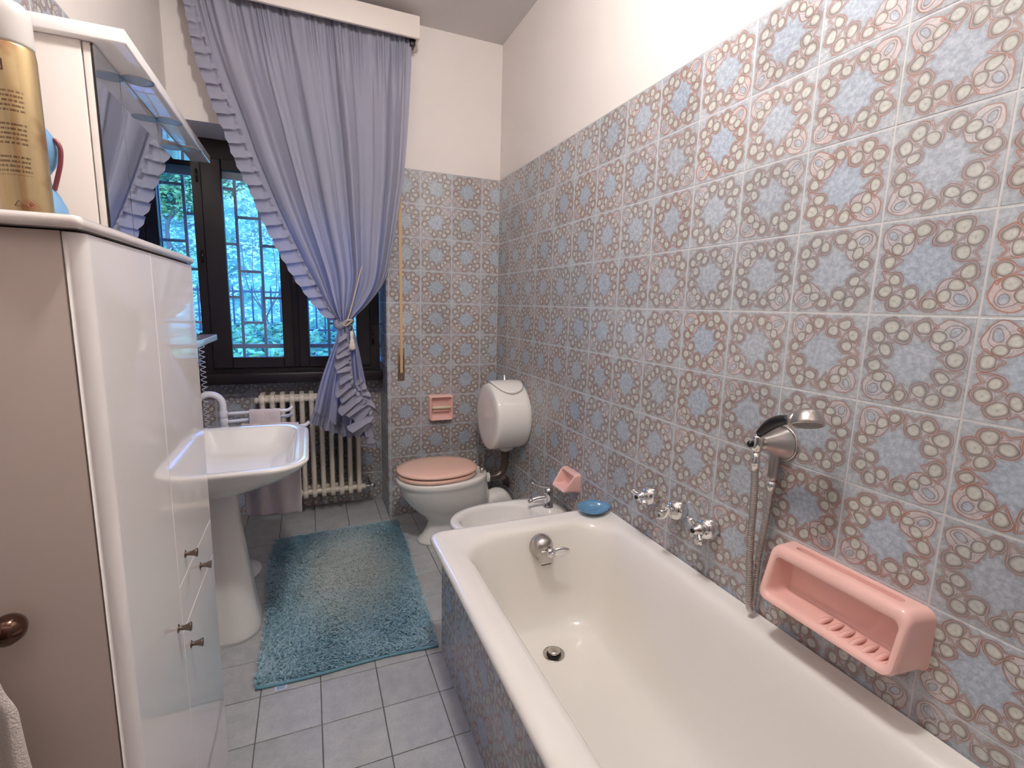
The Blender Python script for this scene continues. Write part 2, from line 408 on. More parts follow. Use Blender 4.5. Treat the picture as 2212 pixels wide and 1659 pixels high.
for i in range(len(xs) - 1):
    for j in range(len(ys) - 1):
        if ys[j] > -.005 and xs[i] > RX - .01: continue
        x1 = xs[i + 1]
        if ys[j] > -.005 and x1 > RX: x1 = RX
        y1 = ys[j + 1]
        if xs[i] > RX - .06 and y1 > 0 and ys[j] < 0: y1 = 0
        if xs[i] < RX < x1 and ys[j] < 0 < ys[j + 1]:
            floor_tile(xs[i], RX, ys[j], ys[j + 1]); floor_tile(RX, x1, ys[j], 0); continue
        if x1 - xs[i] > .01 and y1 - ys[j] > .01: floor_tile(xs[i], x1, ys[j], y1)
ce = struct(bx('ceiling', (-W - .1, .1, YB - .1, .05, H, H + .1), CEIL))
# right wall
wr = struct(thing('wall_right', (0, 0, 0)))
bx('tile_backing', (.0007, .1, YB, .0, 0, 2.2), GROUT, wr); bx('plaster_upper', (0, .1, YB, 0, 2.2, H), PLASTER, wr)
tile_run(wr, 'R', TH, YB, 0, -.1944 - .2 * 20, 0, 2.2, 0, skip=lambda k, r, lo, hi: hi < -1.45 and r < 2)
# back wall: pier right of the window, plaster above
wb = struct(thing('wall_back', (0, 0, 0)))
bx('tile_backing', (RX + .0007, .1, .0007, YO - .02, 0, 2.2), GROUT, wb)
bx('plaster_upper', (RX, 0, 0, YO - .02, 2.2, H), PLASTER, wb)
bx('plaster_lintel', (-W - .1, RX, 0, YO - .02, 2.297, H), PLASTER, wb)
tile_run(wb, 'B', TH, RX, 0, -.1200 - 1.0, 0, 2.2, 0)
# jamb facing left, in the recess
tile_run(wb, 'L' if False else 'R', RX + TH, 0, NY, 0.06, 0, 2.2, 1)
struct(bx('wall_niche', (-W, RX, NY + .0007, YO - .02, 0, .93), GROUT))
wn = bpy.data.objects['wall_niche']
tile_run(wn, 'B', NY + TH, -W, RX, -.935 - 1.0, 0, .9, 1)
# left wall
wl = struct(thing('wall_left', (-W, 0, 0)))
bx('tile_backing', (-W - .1, -W - .0007, YB, YO, 0, 2.2), GROUT, wl); bx('plaster_upper', (-W - .1, -W, YB, YO, 2.2, H), PLASTER, wl)
tile_run(wl, 'L', -W - TH, YB, NY, -.1944 - .2 * 20, 0, 2.2, 0)
# front wall behind the camera
wf = struct(thing('wall_front', (-.9, YB, 0)))
bx('tile_backing', (-W, 0, YB - .1, YB - .0014, 0, 2.2), GROUT, wf); bx('plaster_upper', (-W, 0, YB - .1, YB, 2.2, H), PLASTER, wf)
tile_run(wf, 'W', YB - TH, -W, 0, -.12 - 1.8, 0, 2.2, 0, skip=lambda k, r, lo, hi: hi < -.9 and r < 11)
dr = struct(bx('door_1', (-1.72, -.94, YB - .01, YB + .03, .01, 2.1), mat('door_wood', S((110, 74, 52)), .4, vary=(3, .2)), bev=.004))
ob('door_panel', *box(-1.62, -1.04, YB + .03, YB + .042, .2, 1.95, .01), MATS['door_wood'], dr)
ob('handle', *tube(catmull([(-1.0, YB + .03, 1.02), (-1.0, YB + .08, 1.02), (-1.1, YB + .085, 1.02)], 6), .009), SATIN, dr)

# ceiling lamp (above the picture)
cl = thing('ceiling_lamp', (LAMP_POS[0], LAMP_POS[1], LAMP_POS[2]), 'round white glass ceiling lamp hanging over the bathtub', 'lamp')
LE = bpy.data.materials.new('lamp_glow'); LE.use_nodes = True; e_ = LE.node_tree.nodes['Principled BSDF']
e_.inputs['Base Color'].default_value = (.9, .88, .85, 1); e_.inputs['Emission Color'].default_value = (*LAMP_COL, 1); e_.inputs['Emission Strength'].default_value = LAMP_STRENGTH
lx, ly, lz = LAMP_POS
ob('glass_globe', *lathe([(.0, -.085), (.035, -.08), (.062, -.06), (.08, -.03), (.085, 0), (.078, .035), (.055, .065), (.04, .075)], (lx, ly, lz), n=24), LE, cl)
ob('stem', *tube([(lx, ly, lz + .07), (lx, ly, H - .02)], .012), SATIN, cl)
ob('ceiling_rose', *lathe([(.06, -.025), (.062, -.005), (.062, 0)], (lx, ly, H), n=24), WHITEP, cl)
# ------------------------------------------------------------ window
wi = struct(thing('window_1', (-1.26, .28, .95)))
fx0, fx1, fz0, fz1 = -1.792, -.742, .95, 2.297
ob('outer_frame', *merge(box(fx0, fx0 + .075, .295, .37, fz0, fz1), box(fx1 - .075, fx1, .295, .37, fz0, fz1),
   box(fx0 + .075, fx1 - .075, .295, .37, 2.19, fz1), box(fx0 + .075, fx1 - .075, .295, .37, fz0, .975)), WOOD, wi, smooth=False)
for (a, b, pa, pb) in ((-1.725, -1.2585, -1.62, -1.335), (-1.2565, -.80, -1.185, -.89)):
    sa = ob('window_sash', *merge(box(a, pa, .278, .325, .972, 2.19, .006), box(pb, b, .278, .325, .972, 2.19, .006),
        box(pa, pb, .28, .323, .972, 1.040, .004), box(pa, pb, .28, .323, 2.13, 2.19, .004)), WOOD, wi); wnorm(sa)
    ob('window_pane', *box(pa - .005, pb + .005, .300, .304, 1.035, 2.135), GLASS, sa, smooth=False)
ob('cover_strip', *box(-1.275, -1.238, .268, .2785, .98, 2.185, .004), WOOD, wi)
ob('window_handle', *merge(tube([(-1.257, .268, 1.58), (-1.257, .238, 1.58)], .008), tube([(-1.257, .240, 1.585), (-1.257, .236, 1.50)], .007), box(-1.272, -1.242, .262, .268, 1.55, 1.61, .003)), BRONZ, wi)
for sx_ in (-1.742, -.785):
    for z in (1.12, 1.60, 2.05): ob('hinge', *tube([(sx_, .276, z), (sx_, .276, z + .07)], .006), BLACK, wi)
ob('window_board', *box(fx0, fx1 + .004, .185, .30, .885, .952, .008), WOOD, wi)
ob('roller_shutter_edge', *box(fx0 + .08, fx1 - .08, .375, .39, 2.10, 2.29), mat('shutter_slat', S((170, 168, 166)), .5), wi, smooth=False)

# ------------------------------------------------------------ outside
gr = thing('window_grille', (-1.26, .42, 1.0), 'pale grey steel security grille of offset rectangles outside the window', 'grille')
GRM = mat('grille_paint', S((150, 148, 146)), .5)
vx = [-1.698 + .128 * k for k in range(9)]
for x in vx: ob('upright_bar', *box(x - .008, x + .008, .412, .428, .99, 2.31), GRM, gr, smooth=False)
ob('rail', *box(-1.795, -.70, .41, .43, 1.085, 1.112), GRM, gr, smooth=False)
for k in range(8):
    for z in ([2.053, 1.729, 1.406] if k % 2 == 0 else [2.215, 1.891, 1.567, 1.248]):
        ob('cross_bar', *box(vx[k] + .008, vx[k + 1] - .008, .413, .427, z - .008, z + .008), GRM, gr, smooth=False)
struct(bx('trim_1', (-W - .1, -.6, .38, YO + .06, .93, .985), mat('stone_sill', S((190, 188, 184)), .7)))
EARTH = mat('hill_earth', S((92, 124, 98)), .95, vary=(1.5, .6))
gx = np.linspace(-14, 16, 60); gy = np.linspace(.9, 19, 46)
def hz(x, y):
    b = np.where(y < 6.6, .15 + .08 * (y - 1), .6 + (y - 6.6) * .52)
    return b + .12 * np.sin(x * 1.3 + y) + .1 * np.sin(x * .6 - y * 1.7)
V = [(x, y, float(hz(x, y))) for y in gy for x in gx]; n = len(gx)
F = [[j * n + i, j * n + i + 1, (j + 1) * n + i + 1, (j + 1) * n + i] for j in range(len(gy) - 1) for i in range(n - 1)]
ob('ground', V, F, EARTH)['kind'] = 'structure'
def leaf_mat(name, c0, c1):
    m = fabric(name, c0, .35, 30); nt = m.node_tree; g = G(nt); b = nt.nodes['Principled BSDF']
    q = nt.nodes.new('ShaderNodeTexCoord'); nz = nt.nodes.new('ShaderNodeTexNoise'); nz.inputs['Scale'].default_value = 3.0; nz.inputs['Detail'].default_value = 5
    nt.links.new(q.outputs['Object'], nz.inputs['Vector']); c = g.mix(g.step(nz.outputs['Fac'], .38, .62), c0, c1)
    nt.links.new(c, b.inputs['Base Color']); b.inputs['Roughness'].default_value = .5; b.inputs['Specular IOR Level'].default_value = .4
    nt.links.new(c, nt.nodes['Translucent BSDF'].inputs[0]); return m
LF1 = leaf_mat('slope_leaves', S((98, 150, 92)), S((214, 226, 178)))
LF2 = leaf_mat('ivy_leaves', S((34, 74, 48)), S((122, 166, 96)))
LF3 = leaf_mat('shrub_leaves', S((42, 84, 56)), S((156, 190, 120)))
def leaves(name, C, size, m, flat=.5, parent=None):
    N = len(C); C = np.asarray(C); s = size * rng.uniform(.6, 1.3, N)
    a = rng.uniform(0, 2 * PI, N); nrm = rng.normal(size=(N, 3)) * flat + np.array([0, -.5, .9]); nrm /= np.linalg.norm(nrm, axis=1)[:, None]
    t = np.stack([np.cos(a), np.sin(a), 0 * a], 1); t -= nrm * (t * nrm).sum(1)[:, None]; t /= np.linalg.norm(t, axis=1)[:, None]; u = np.cross(nrm, t)
    s = s[:, None]
    P = np.stack([C - t * s, C + u * s * .45 + nrm * s * .12, C + t * s, C - u * s * .45 + nrm * s * .12], 1).reshape(-1, 3)
    F = np.arange(4 * N).reshape(-1, 4).tolist()
    return ob(name, P, F, m, parent, smooth=False)
x = rng.uniform(-8, 9, 42000); y = 6.9 + rng.power(.8, 42000) * 11; C = np.stack([x, y, hz(x, y) + rng.uniform(0, .3, 42000)], 1)
o = leaves('slope_undergrowth', C, .055, LF1); meta(o, 'pale green undergrowth covering the slope behind the iron fence', 'undergrowth', kind='stuff')
x = rng.uniform(-4, 5, 6500); y = rng.uniform(3.4, 5.7, 6500); C = np.stack([x, y, .35 + (y - 3.4) * .12 + .45 * np.sqrt(rng.uniform(0, 1, 6500)) * (.8 + .2 * np.sin(x * 2.3))], 1)
o = leaves('ivy', C, .075, LF2, .4); meta(o, 'dark ivy bank with broad leaves in front of the iron fence', 'ivy', kind='stuff')
BARK = mat('bark', S((84, 78, 72)), .9, bump=(40, .4))
def shrub(x, y, z0, h, r, label, nl=2600, m=LF3):
    t = thing('shrub', (x, y, z0), label, 'shrub', 'trees and shrubs on the slope behind the fence')
    pts = [Vector((x, y, z0))]; seed = random.random() * 9
    for k in range(1, 6): pts.append(Vector((x + .12 * math.sin(seed + k) * k * .5, y, z0 + h * .14 * k)))
    V, Fc = tube(catmull(pts, 4), [.05 * (1 - i / 30) for i in range(21)], 6)
    pr = [(V, Fc)]
    for k in range(9):
        b = pts[2 + k % 4]; a = random.uniform(0, 2 * PI); e = b + Vector((math.cos(a) * r * .8, math.sin(a) * r * .4, h * .3))
        pr.append(tube([b, (b + e) / 2 + Vector((0, 0, .08)), e], [.02, .014, .006], 5))
    ob('trunk', *merge(*pr), BARK, t)
    q = rng.normal(size=(nl, 3)); q /= np.linalg.norm(q, axis=1)[:, None]; q *= rng.power(2.2, nl)[:, None]
    C = np.array([x, y, z0 + h * .66]) + q * np.array([r, r, h * .38]); lf = leaves('foliage', C, .07, m, .8, t); lf['kind'] = 'stuff'
for a in ((-3.1, 9.5, 2.6, 2.6, .9, 'bushy shrub highest on the slope, seen at the left pane\'s top'), (-1.6, 10.5, 2.9, 2.4, .8, 'dark green shrub on the slope behind the upper grille bars'),
          (.6, 9.8, 2.4, 2.2, .9, 'dark green shrub on the slope behind the curtain'), (3.6, 10.6, 2.7, 1.6, .9, 'low shrub on the slope, seen only in the cabinet mirror')):
    shrub(*a[:5], label=a[5])
fe = thing('iron_fence', (0, 6, .55), 'dark iron picket fence standing behind the ivy at the slope foot', 'fence')
IRON = mat('fence_iron', S((34, 40, 52)), .6)
V, F = merge(box(-.013, .013, -.008, .008, 0, .98), lathe([(.012, .98), (.018, 1.0), (.003, 1.07)], n=6)); pk = None
for k in range(52):
    xx = -3.4 + .138 * k
    if pk is None: pk = ob('picket', V, F, IRON, fe, smooth=False, loc=(0, 0, 0)); pk.location = (xx, 0, 0)
    else: c = pk.copy(); COL.objects.link(c); c.location = (xx, 0, 0)
for z in (.88, 1.50): ob('rail', *box(-3.5, 3.9, 5.985, 6.015, z, z + .03), IRON, fe, smooth=False)
for (x0, y0, l) in ((-1.95, 6.4, 'slanting'), (-1.75, 6.3, 'forked')):
    t = thing('sapling', (x0, y0, .6), l + ' bare sapling stem rising behind the iron fence', 'sapling')
    s_ = 1 if l == 'slanting' else -1
    ob('stem', *merge(tube(catmull([(x0, y0, .5), (x0 + .1 * s_, y0, 1.1), (x0 + .35 * s_, y0, 1.6), (x0 + .42 * s_, y0, 2.3)], 5), [.014] * 8 + [.009] * 8, 6),
        tube(catmull([(x0 + .1 * s_, y0, 1.1), (x0 - .08 * s_, y0, 1.6), (x0 - .05 * s_, y0, 2.4)], 5), .007, 5)), BARK, t)

# ------------------------------------------------------------ bathtub
tb = thing('bathtub', (-.39, -2.23, 0), 'cream white enamelled bathtub built in behind a tiled apron', 'bathtub')
rings = []
def ring(x0, x1, y0, y1, r, z, n=14): return [(a, b, z) for a, b in rr(x0, x1, y0, y1, r, n)]
rings.append(ring(-.772, -.003, -3.085, -1.392, .03, .488))
rings.append(ring(-.786, -.002, -3.09, -1.380, .04, .500))
rings.append(ring(-.790, -.002, -3.09, -1.376, .045, .514))
rings.append(ring(-.784, -.002, -3.085, -1.382, .045, .527))
rings.append(ring(-.768, -.003, -3.07, -1.396, .045, .533))
rings.append(ring(-.742, -.008, -3.05, -1.412, .045, .533))
rings.append(ring(-.735, -.012, -3.04, -1.418, .05, .530))
rings.append(ring(-.708, -.050, -3.00, -1.452, .11, .529))
rings.append(ring(-.692, -.066, -2.98, -1.470, .14, .522))
rings.append(ring(-.680, -.080, -2.97, -1.482, .15, .505))
rings.append(ring(-.665, -.098, -2.94, -1.494, .15, .45))
rings.append(ring(-.650, -.115, -2.90, -1.505, .15, .35))
rings.append(ring(-.632, -.135, -2.84, -1.520, .14, .23))
rings.append(ring(-.610, -.157, -2.78, -1.542, .13, .165))
rings.append(ring(-.575, -.190, -2.72, -1.575, .12, .130))
rings.append(ring(-.54, -.225, -2.66, -1.61, .11, .122))
for k in (.8, .6, .4, .2, .04): rings.append([(-.384 + (a + .384) * k, -2.13 + (b + 2.13) * k, .1205) for a, b, c in rings[-1]] if False else [(-.3825 + (a + .3825) * k, -2.135 + (b + 2.135) * k, .1205) for a, b in rr(-.54, -.225, -2.66, -1.61, .11, 14)])
o = ob('tub_shell', *loft(rings, cap1=True), ENAM, tb); subsurf(fixn(o), 1)
# drain
dx, dy, dz = -.384, -1.685, .1225
d = ob('drain', *lathe([(.0, .0), (.038, .0), (.041, .0015), (.0415, -.004)], (dx, dy, dz), n=28), SATIN, tb)
ob('drain_plug', *lathe([(.012, .0), (.020, .004), (.0225, .010), (.0225, .013), (.018, .0165), (.0, .018)], (dx, dy, dz + .001), n=28), SATIN, d)
ob('drain_opening', *lathe([(.0, .0), (.026, .0), (.026, .0006), (.0, .0006)], (dx, dy, dz + .0015), n=28), DARK, d)
# overflow and filler on the far inner end
ox, oy, oz = -.362, -1.503, .462
ov = ob('overflow_filler', *lathe([(.047, -.006), (.047, .004), (.045, .016), (.040, .030), (.031, .041), (.018, .048), (.0, .050)], (ox, oy, oz), (0, -1, .12), 36), SATIN, tb)
bv = box(ox - .024, ox + .028, oy - .054, oy - .006, oz - .055, oz + .002, .007); ob('spout_mouth', *bv, SATIN, ov)
ob('dark_slot', *box(ox - .018, ox + .022, oy - .050, oy - .014, oz - .0575, oz - .054), DARK, ov, smooth=False)
ob('lever_hub', *lathe([(.020, 0), (.020, .012), (.016, .020), (.0, .022)], (ox + .012, oy - .050, oz - .006), (.15, -1, .1), 24), CHROME, ov)
ob('lever_screw', *lathe([(.007, 0), (.007, .005), (.0, .007)], (ox + .015, oy - .072, oz - .004), (.15, -1, .1), 16), CHROME, ov)
lv = []
for u in np.linspace(0, 1, 9):
    wd = .008 + .012 * math.sin(PI * min(1, u * .9 + .1)) * (1 - .3 * u); lv.append([(ox + .022 + .062 * u, oy - .064 - .012 * u + .007 * math.cos(a) , oz - .002 + .004 * u + wd * math.sin(a)) for a in np.linspace(0, 2 * PI, 12, endpoint=False)])
fixn(ob('lever', *loft(lv, True, True), CHROME, ov))
# apron with tiles
ap = struct(bx('trim_2', (RX + .0007, RX + .05, -3.12, -1.385, 0, .497), GROUT))
tile_run(ap, 'R', RX + TH, -3.12, -1.385, -1.385 - .2 * 12, 0, .497, 1)
ap2 = struct(bx('trim_3', (RX + .05, -.001, -1.43, -1.3945, 0, .49), GROUT)); tile_run(ap2, 'W', -1.393, RX + .05, -.001, -.12 - 1.0, 0, .49, 0)

# blue dish on the tub corner
BLUEC = mat('blue_glaze', S((92, 140, 176)), .06, coat=.6, vary=(30, .12))
dish = []
for (rr_, z) in ((.030, 0), (.038, .001), (.050, .006), (.062, .015), (.071, .0245), (.0695, .026), (.058, .0165), (.046, .009), (.03, .0045), (.0, .004)):
    R_ = []
    for k in range(48):
        a = 2 * PI * k / 48; e = (z / .0245) if rr_ > .03 else .2
        q = rr_ * (1 + .13 * math.cos(a - PI * .9) * e * (1 if math.cos(a - PI * .9) > .8 else .2) + .035 * math.cos(3 * a + .6) * e)
        R_.append((-.080 + q * .98 * math.cos(a), -1.438 + q * .74 * math.sin(a) , .534 + z + .0015 * e * math.cos(2 * a + 1) + .0075 * e * math.sin(a + .3) * (1 if z > .003 else 0)))
    dish.append(R_)
meta(fixn(ob('soap_dish', *loft(dish, cap0=True), BLUEC)), 'blue glazed leaf-shaped dish standing on the far corner of the bathtub', 'dish')

# ------------------------------------------------------------ wall taps
def tap(y, z, label, style, turn):
    t = thing('wall_tap', (0, y, z), label, 'tap', 'chrome taps over the bathtub')
    ob('escutcheon', *lathe([(.033, -.001), (.036, .006), (.038, .016), (.0375, .027), (.033, .038), (.025, .046), (.013, .051), (.0, .052)], (0, y, z), (-1, 0, 0), 40), CHROME, t)
    ob('spindle', *lathe([(.013, .040), (.014, .055), (.012, .064), (.0, .066)], (0, y, z), (-1, 0, 0), 24), CHROME, t)
    if style == 'loop':
        # bell shaped handle with two ear loops
        c, s = math.cos(turn), math.sin(turn)
        h = ob('handle', *lathe([(.012, .052), (.022, .056), (.025, .061), (.022, .066), (.014, .071), (.010, .079), (.0, .081)], (0, y, z), (-1, 0, 0), 32), CHROME, t)
        for sg in (-1, 1):
            P = [(-.066, y + sg * (c * .018), z + sg * s * .018), (-.070, y + sg * (c * .034), z + sg * s * .034), (-.074, y + sg * c * .040 - s * .006, z + sg * s * .040 + c * .006)]
            ob('ear', *tube(catmull(P, 5), [.009] * 5 + [.011] * 5 + [.008], 12), CHROME, h)
        ob('index_button', *lathe([(.0075, .080), (.0075, .085), (.0, .086)], (0, y, z), (-1, 0, 0), 20), BLACK, h)
    else:
        L = []
        for u in np.linspace(-1, 1, 13):
            wd = .017 * math.sqrt(max(.02, 1 - abs(u) ** 3)); c, s = math.cos(turn), math.sin(turn)
            L.append([(-.070 - .008 * (u * u) + .007 * math.cos(a), y + c * u * .040 - s * wd * math.sin(a), z + s * u * .040 + c * wd * math.sin(a)) for a in np.linspace(0, 2 * PI, 16, endpoint=False)])
        h = ob('handle', *loft(L, True, True), CHROME, t); fixn(h)
        ob('diverter_knob', *lathe([(.010, .074), (.011, .088), (.008, .094), (.0, .095)], (0, y, z), (-1, 0, 0), 20), CHROME, h)
tap(-1.715, .708, 'chrome tap with eared handle, nearest the blue dish', 'loop', .3)
tap(-1.862, .712, 'middle chrome tap with tilted oval diverter handle', 'lever', 2.2)
tap(-2.005, .708, 'chrome tap with eared handle, nearest the shower hose', 'loop', .8)

# ------------------------------------------------------------ shower set
sy, sz_ = -2.215, 1.043
sh = thing('shower_holder', (0, sy, sz_), 'satin metal cone shower bracket on the tiled wall', 'shower bracket')
ob('wall_cone', *lathe([(.046, -.001), (.047, .004), (.044, .007), (.043, .012), (.034, .030), (.024, .052), (.018, .072), (.014, .080), (.0, .081)], (0, sy, sz_ + .004), (-1, 0, .08), 40), SATIN, sh)
ob('rim_ring', *lathe([(.049, -.001), (.050, .003), (.047, .006), (.046, .002)], (0, sy, sz_ + .004), (-1, 0, .04), 40), CHROME, sh)
ob('clip', *lathe([(.013, -.022), (.0145, -.018), (.0145, .018), (.013, .022), (.009, .022), (.009, -.022)], (-.092, sy - .0, sz_ + .012), (-.06, -.10, 1), 24), CHROME, sh)
ob('clamp_screw', *lathe([(.008, 0), (.009, .008), (.006, .012), (.0, .013)], (-.103, sy + .006, sz_ + .008), (-1, .5, 0), 16), BLACK, sh)
ob('outlet_elbow', *tube(catmull([(-.018, sy, sz_ - .02), (-.022, sy - .001, sz_ - .045), (-.024, sy - .002, sz_ - .10)], 5), .0125, 16), SATIN, sh)
hs_ = thing('hand_shower', (-.092, sy, sz_), 'hand shower with black grip and ribbed metal hose on the wall bracket', 'shower')
P0 = Vector((-.090, sy + .002, sz_ + .030))
ob('swivel_collar', *tube(catmull([(-.092, sy, sz_ - .012), (-.092, sy, sz_ + .02), P0, P0 + Vector((0, -.012, .012))], 5), [.0085] * 8 + [.009] * 8, 16), CHROME, hs_)
Gp = catmull([P0 + Vector((0, -.004, .008)), P0 + Vector((-.004, -.032, .036)), P0 + Vector((-.008, -.062, .056)), P0 + Vector((-.010, -.090, .066))], 6)
ob('grip', *tube(Gp, [.0105 + .0045 * math.sin(PI * i / (len(Gp) - 1)) for i in range(len(Gp))], 20), BLACK, hs_)
e = Gp[-1]; hd = Vector((-.02, -.060, .010))
ob('neck', *tube([e, e + hd * .22, e + hd * .5], [.011, .015, .019], 24), SATIN, hs_)
hc = e + Vector((-.002, -.050, .008))
an = Vector((-.28, -.34, -.9)).normalized()
hd_ = ob('spray_head', *lathe([(.0, -.030), (.010, -.0295), (.020, -.026), (.028, -.019), (.033, -.008), (.0345, .003), (.0355, .009), (.034, .011)], hc, an, 40), SATIN, hs_)
ob('spray_plate', *lathe([(.0, .0125), (.031, .0115), (.033, .009), (.0, .008)], hc, an, 40), mat('spray_plate', S((150, 146, 142)), .4, .4, bump=(800, .8, .002)), hd_)
def hose(P, r=.0086, pitch=.0068):
    C = catmull(P, 14); L = [0]
    for a, b in zip(C, C[1:]): L.append(L[-1] + (b - a).length)
    n_ = int(L[-1] / pitch); A = np.array([tuple(c) for c in C]); L = np.array(L); Q, R = [], []
    for i in range(n_ * 4):
        s_ = L[-1] * i / (n_ * 4 - 1); Q.append([float(np.interp(s_, L, A[:, k])) for k in range(3)]); R.append(r * (1, 1.13, 1.13, 1)[i % 4] if i % 4 in (1, 2) else r * .92)
    return tube(Q, R, 14)
ob('hose', *hose([(-.092, sy - .001, sz_ - .060), (-.078, sy + .004, .90), (-.062, sy + .012, .76), (-.050, sy + .012, .64), (-.044, sy + .008, .565), (-.032, sy + .008, .556), (-.026, sy + .012, .60), (-.025, sy + .012, .70), (-.024, sy + .004, .82), (-.024, sy - .002, sz_ - .125)]), SATIN, hs_)
ob('hose_nut', *tube([(-.092, sy, sz_ - .012), (-.092, sy - .001, sz_ - .030), (-.092, sy - .001, sz_ - .034), (-.0918, sy - .001, sz_ - .062)], [.0095, .0095, .011, .0105], 12), CHROME, hs_)
ob('outlet_nut', *tube([(-.024, sy - .002, sz_ - .10), (-.024, sy - .002, sz_ - .128)], .0115, 12), CHROME, hs_)
# ------------------------------------------------------------ pink ceramics
def niche_dish(y0, y1, z0, z1, xt, xb, back, wall_t, lip, r, m=PINKC, top_in=None):
    """ceramic dish on the right wall, open towards -x; xt/xb front depth at top and bottom"""
    def xf(z): return xb + (xt - xb) * (z - z0) / (z1 - z0)
    def rg(i, zlo, zhi, xfun, rad): return [(xfun(z), y + (.010 if y < (y0 + y1) / 2 else -.002) * min(1, abs(xfun(z)) / .06) * (1 if i < wall_t * 1.05 else 0), z) for y, z in rr(y0 + i, y1 - i, z0 + zlo, z1 - zhi, rad, 10)]
    ti = top_in if top_in else wall_t
    R = [rg(-.002, -.004, 0, lambda z: 0, r), rg(0, 0, 0, lambda z: -.012 + .1 * xf(z), r), rg(0, .0, .0, lambda z: xf(z) * .80, r),
         rg(.001, .001, ti * .06, lambda z: xf(z) * .92, r), rg(.003, .004, ti * .18, lambda z: xf(z) * .97, r), rg(wall_t * .25, wall_t * .25, ti * .36, lambda z: xf(z) * 1.0, r * .9), rg(wall_t * .5, wall_t * .5, ti * .58, lambda z: xf(z) * 1.01, r * .8),
         rg(wall_t * .75, wall_t * .75, ti * .80, lambda z: xf(z) * .99, r * .7), rg(wall_t * .92, wall_t * .9, ti * .95, lambda z: xf(z) * .95, r * .65), rg(wall_t, wall_t, ti, lambda z: xf(z) * .88, r * .6),
         rg(wall_t + .004, wall_t - lip, ti + .002, lambda z: xf(z) * .5 + back * .5, r * .6), rg(wall_t + .010, wall_t - lip + .006, ti + .006, lambda z: back - .006, r * .6),
         rg(wall_t + .016, wall_t - lip + .014, ti + .012, lambda z: back, r * .5)]
    return loft(R, cap1=True)
sd = thing('soap_dish', (0, -2.438, .66), 'large pink ceramic soap dish with grab bar above the bathtub', 'soap dish')
V, F = niche_dish(-2.612, -2.268, .650, .795, -.062, -.104, -.018, .020, .006, .024, top_in=.030)
o = fixn(ob('dish_body', V, F, PINKC, sd))
# finger groove behind the grab bar
cut = ob('cutter', *loft([[(-.027 + a, b, z) for a, b in rr(-.0095 * k, .0095 * k, -2.565, -2.315, .0094 * k, 8)] for z, k in ((.772, .5), (.778, .85), (.79, 1), (.80, 1.15), (.83, 1.3))], True, True), PINKC)
fixn(cut)
bmod = o.modifiers.new('b', 'BOOLEAN'); bmod.object = cut; bmod.operation = 'DIFFERENCE'; bmod.solver = 'EXACT'
dg = bpy.context.evaluated_depsgraph_get(); me = bpy.data.meshes.new_from_object(o.evaluated_get(dg)); o.modifiers.clear(); o.data = me; bpy.data.objects.remove(cut)
me.polygons.foreach_set('use_smooth', [True] * len(me.polygons)); sharp(o, 40)
for k in range(6):
    y = -2.43 - k * .026
    V, F = tube(catmull([(-.090, y, .665), (-.082, y, .6685), (-.050, y, .6705), (-.030, y, .667)], 4), [.002 + .0045 * math.sin(PI * i / 12) for i in range(13)], 8); ob('drain_ridge', V, F, PINKC, sd)
o = fixn(ob('soap_dish', *niche_dish(-1.182, -1.035, .512, .606, -.022, -.082, -.012, .013, .004, .014), PINKC)); sharp(o, 50)
meta(o, 'small pink ceramic soap dish on the wall above the bidet', 'soap dish')
# toilet roll holder on the back wall
ph = thing('paper_holder', (-.39, 0, .63), 'pink ceramic toilet paper holder with cream roller on the back wall', 'paper holder')
def rx(i, zlo, zhi, y, rad): return [(x, y, z) for x, z in rr(-.472 + i, -.309 - i, .634 + zlo, .803 - zhi, rad, 8)]
R = [rx(-.002, -.002, -.002, 0, .014), rx(0, 0, 0, -.012, .014), rx(.002, .0, .002, -.034, .014), rx(.006, .004, .006, -.041, .012), rx(.011, .01, .011, -.042, .010), rx(.015, .015, .015, -.038, .008), rx(.020, .018, .02, -.012, .008), rx(.026, .026, .026, -.007, .006)]
o = fixn(ob('holder_body', *loft(R, cap1=True), PINKC, ph)); sharp(o, 50)
ob('roller', *lathe([(.006, -.064), (.010, -.060), (.010, .060), (.006, .064)], (-.390, -.034, .722), (1, 0, 0), 20), mat('cream_roller', S((226, 214, 186)), .4), ph)
ob('rest_bar', *tube([(-.448, -.024, .698), (-.332, -.024, .698)], .006, 12), PINKC, ph)

# ------------------------------------------------------------ toilet
yc = -.412
def egg(x0, x1, hw, z, n=56, sq=2.3, yy=yc, k=.0):
    """plan outline, nose at x0, blunt at x1"""
    P = []; xc = x0 + (x1 - x0) * .48
    for i in range(n):
        a = 2 * PI * i / n; c, s = math.cos(a), math.sin(a)
        e = 2 / (sq if c > 0 else 2.05)
        P.append(((xc + (x1 - xc) * abs(c) ** e) if c > 0 else xc - (xc - x0) * abs(c) ** e, yy + hw * math.copysign(abs(s) ** (2 / 2.15), s), z))
    return P
wc = thing('toilet', (-.43, yc, 0), 'white ceramic toilet with closed salmon pink lid beside the right wall', 'toilet')
R = [egg(-.635, -.22, .105, 0), egg(-.632, -.22, .103, .012), egg(-.60, -.22, .086, .045), egg(-.575, -.20, .074, .09), egg(-.570, -.19, .078, .125), egg(-.60, -.19, .104, .16), egg(-.645, -.19, .135, .20),
     egg(-.688, -.19, .160, .25), egg(-.720, -.20, .176, .30), egg(-.736, -.21, .185, .345), egg(-.742, -.215, .188, .362), egg(-.752, -.215, .194, .372), egg(-.754, -.212, .195, .392), egg(-.748, -.215, .190, .402),
     egg(-.735, -.23, .178, .405), egg(-.70, -.30, .14, .400), egg(-.66, -.34, .11, .33)]
fixn(ob('bowl', *loft(R, cap0=True, cap1=True), CERAM, wc))
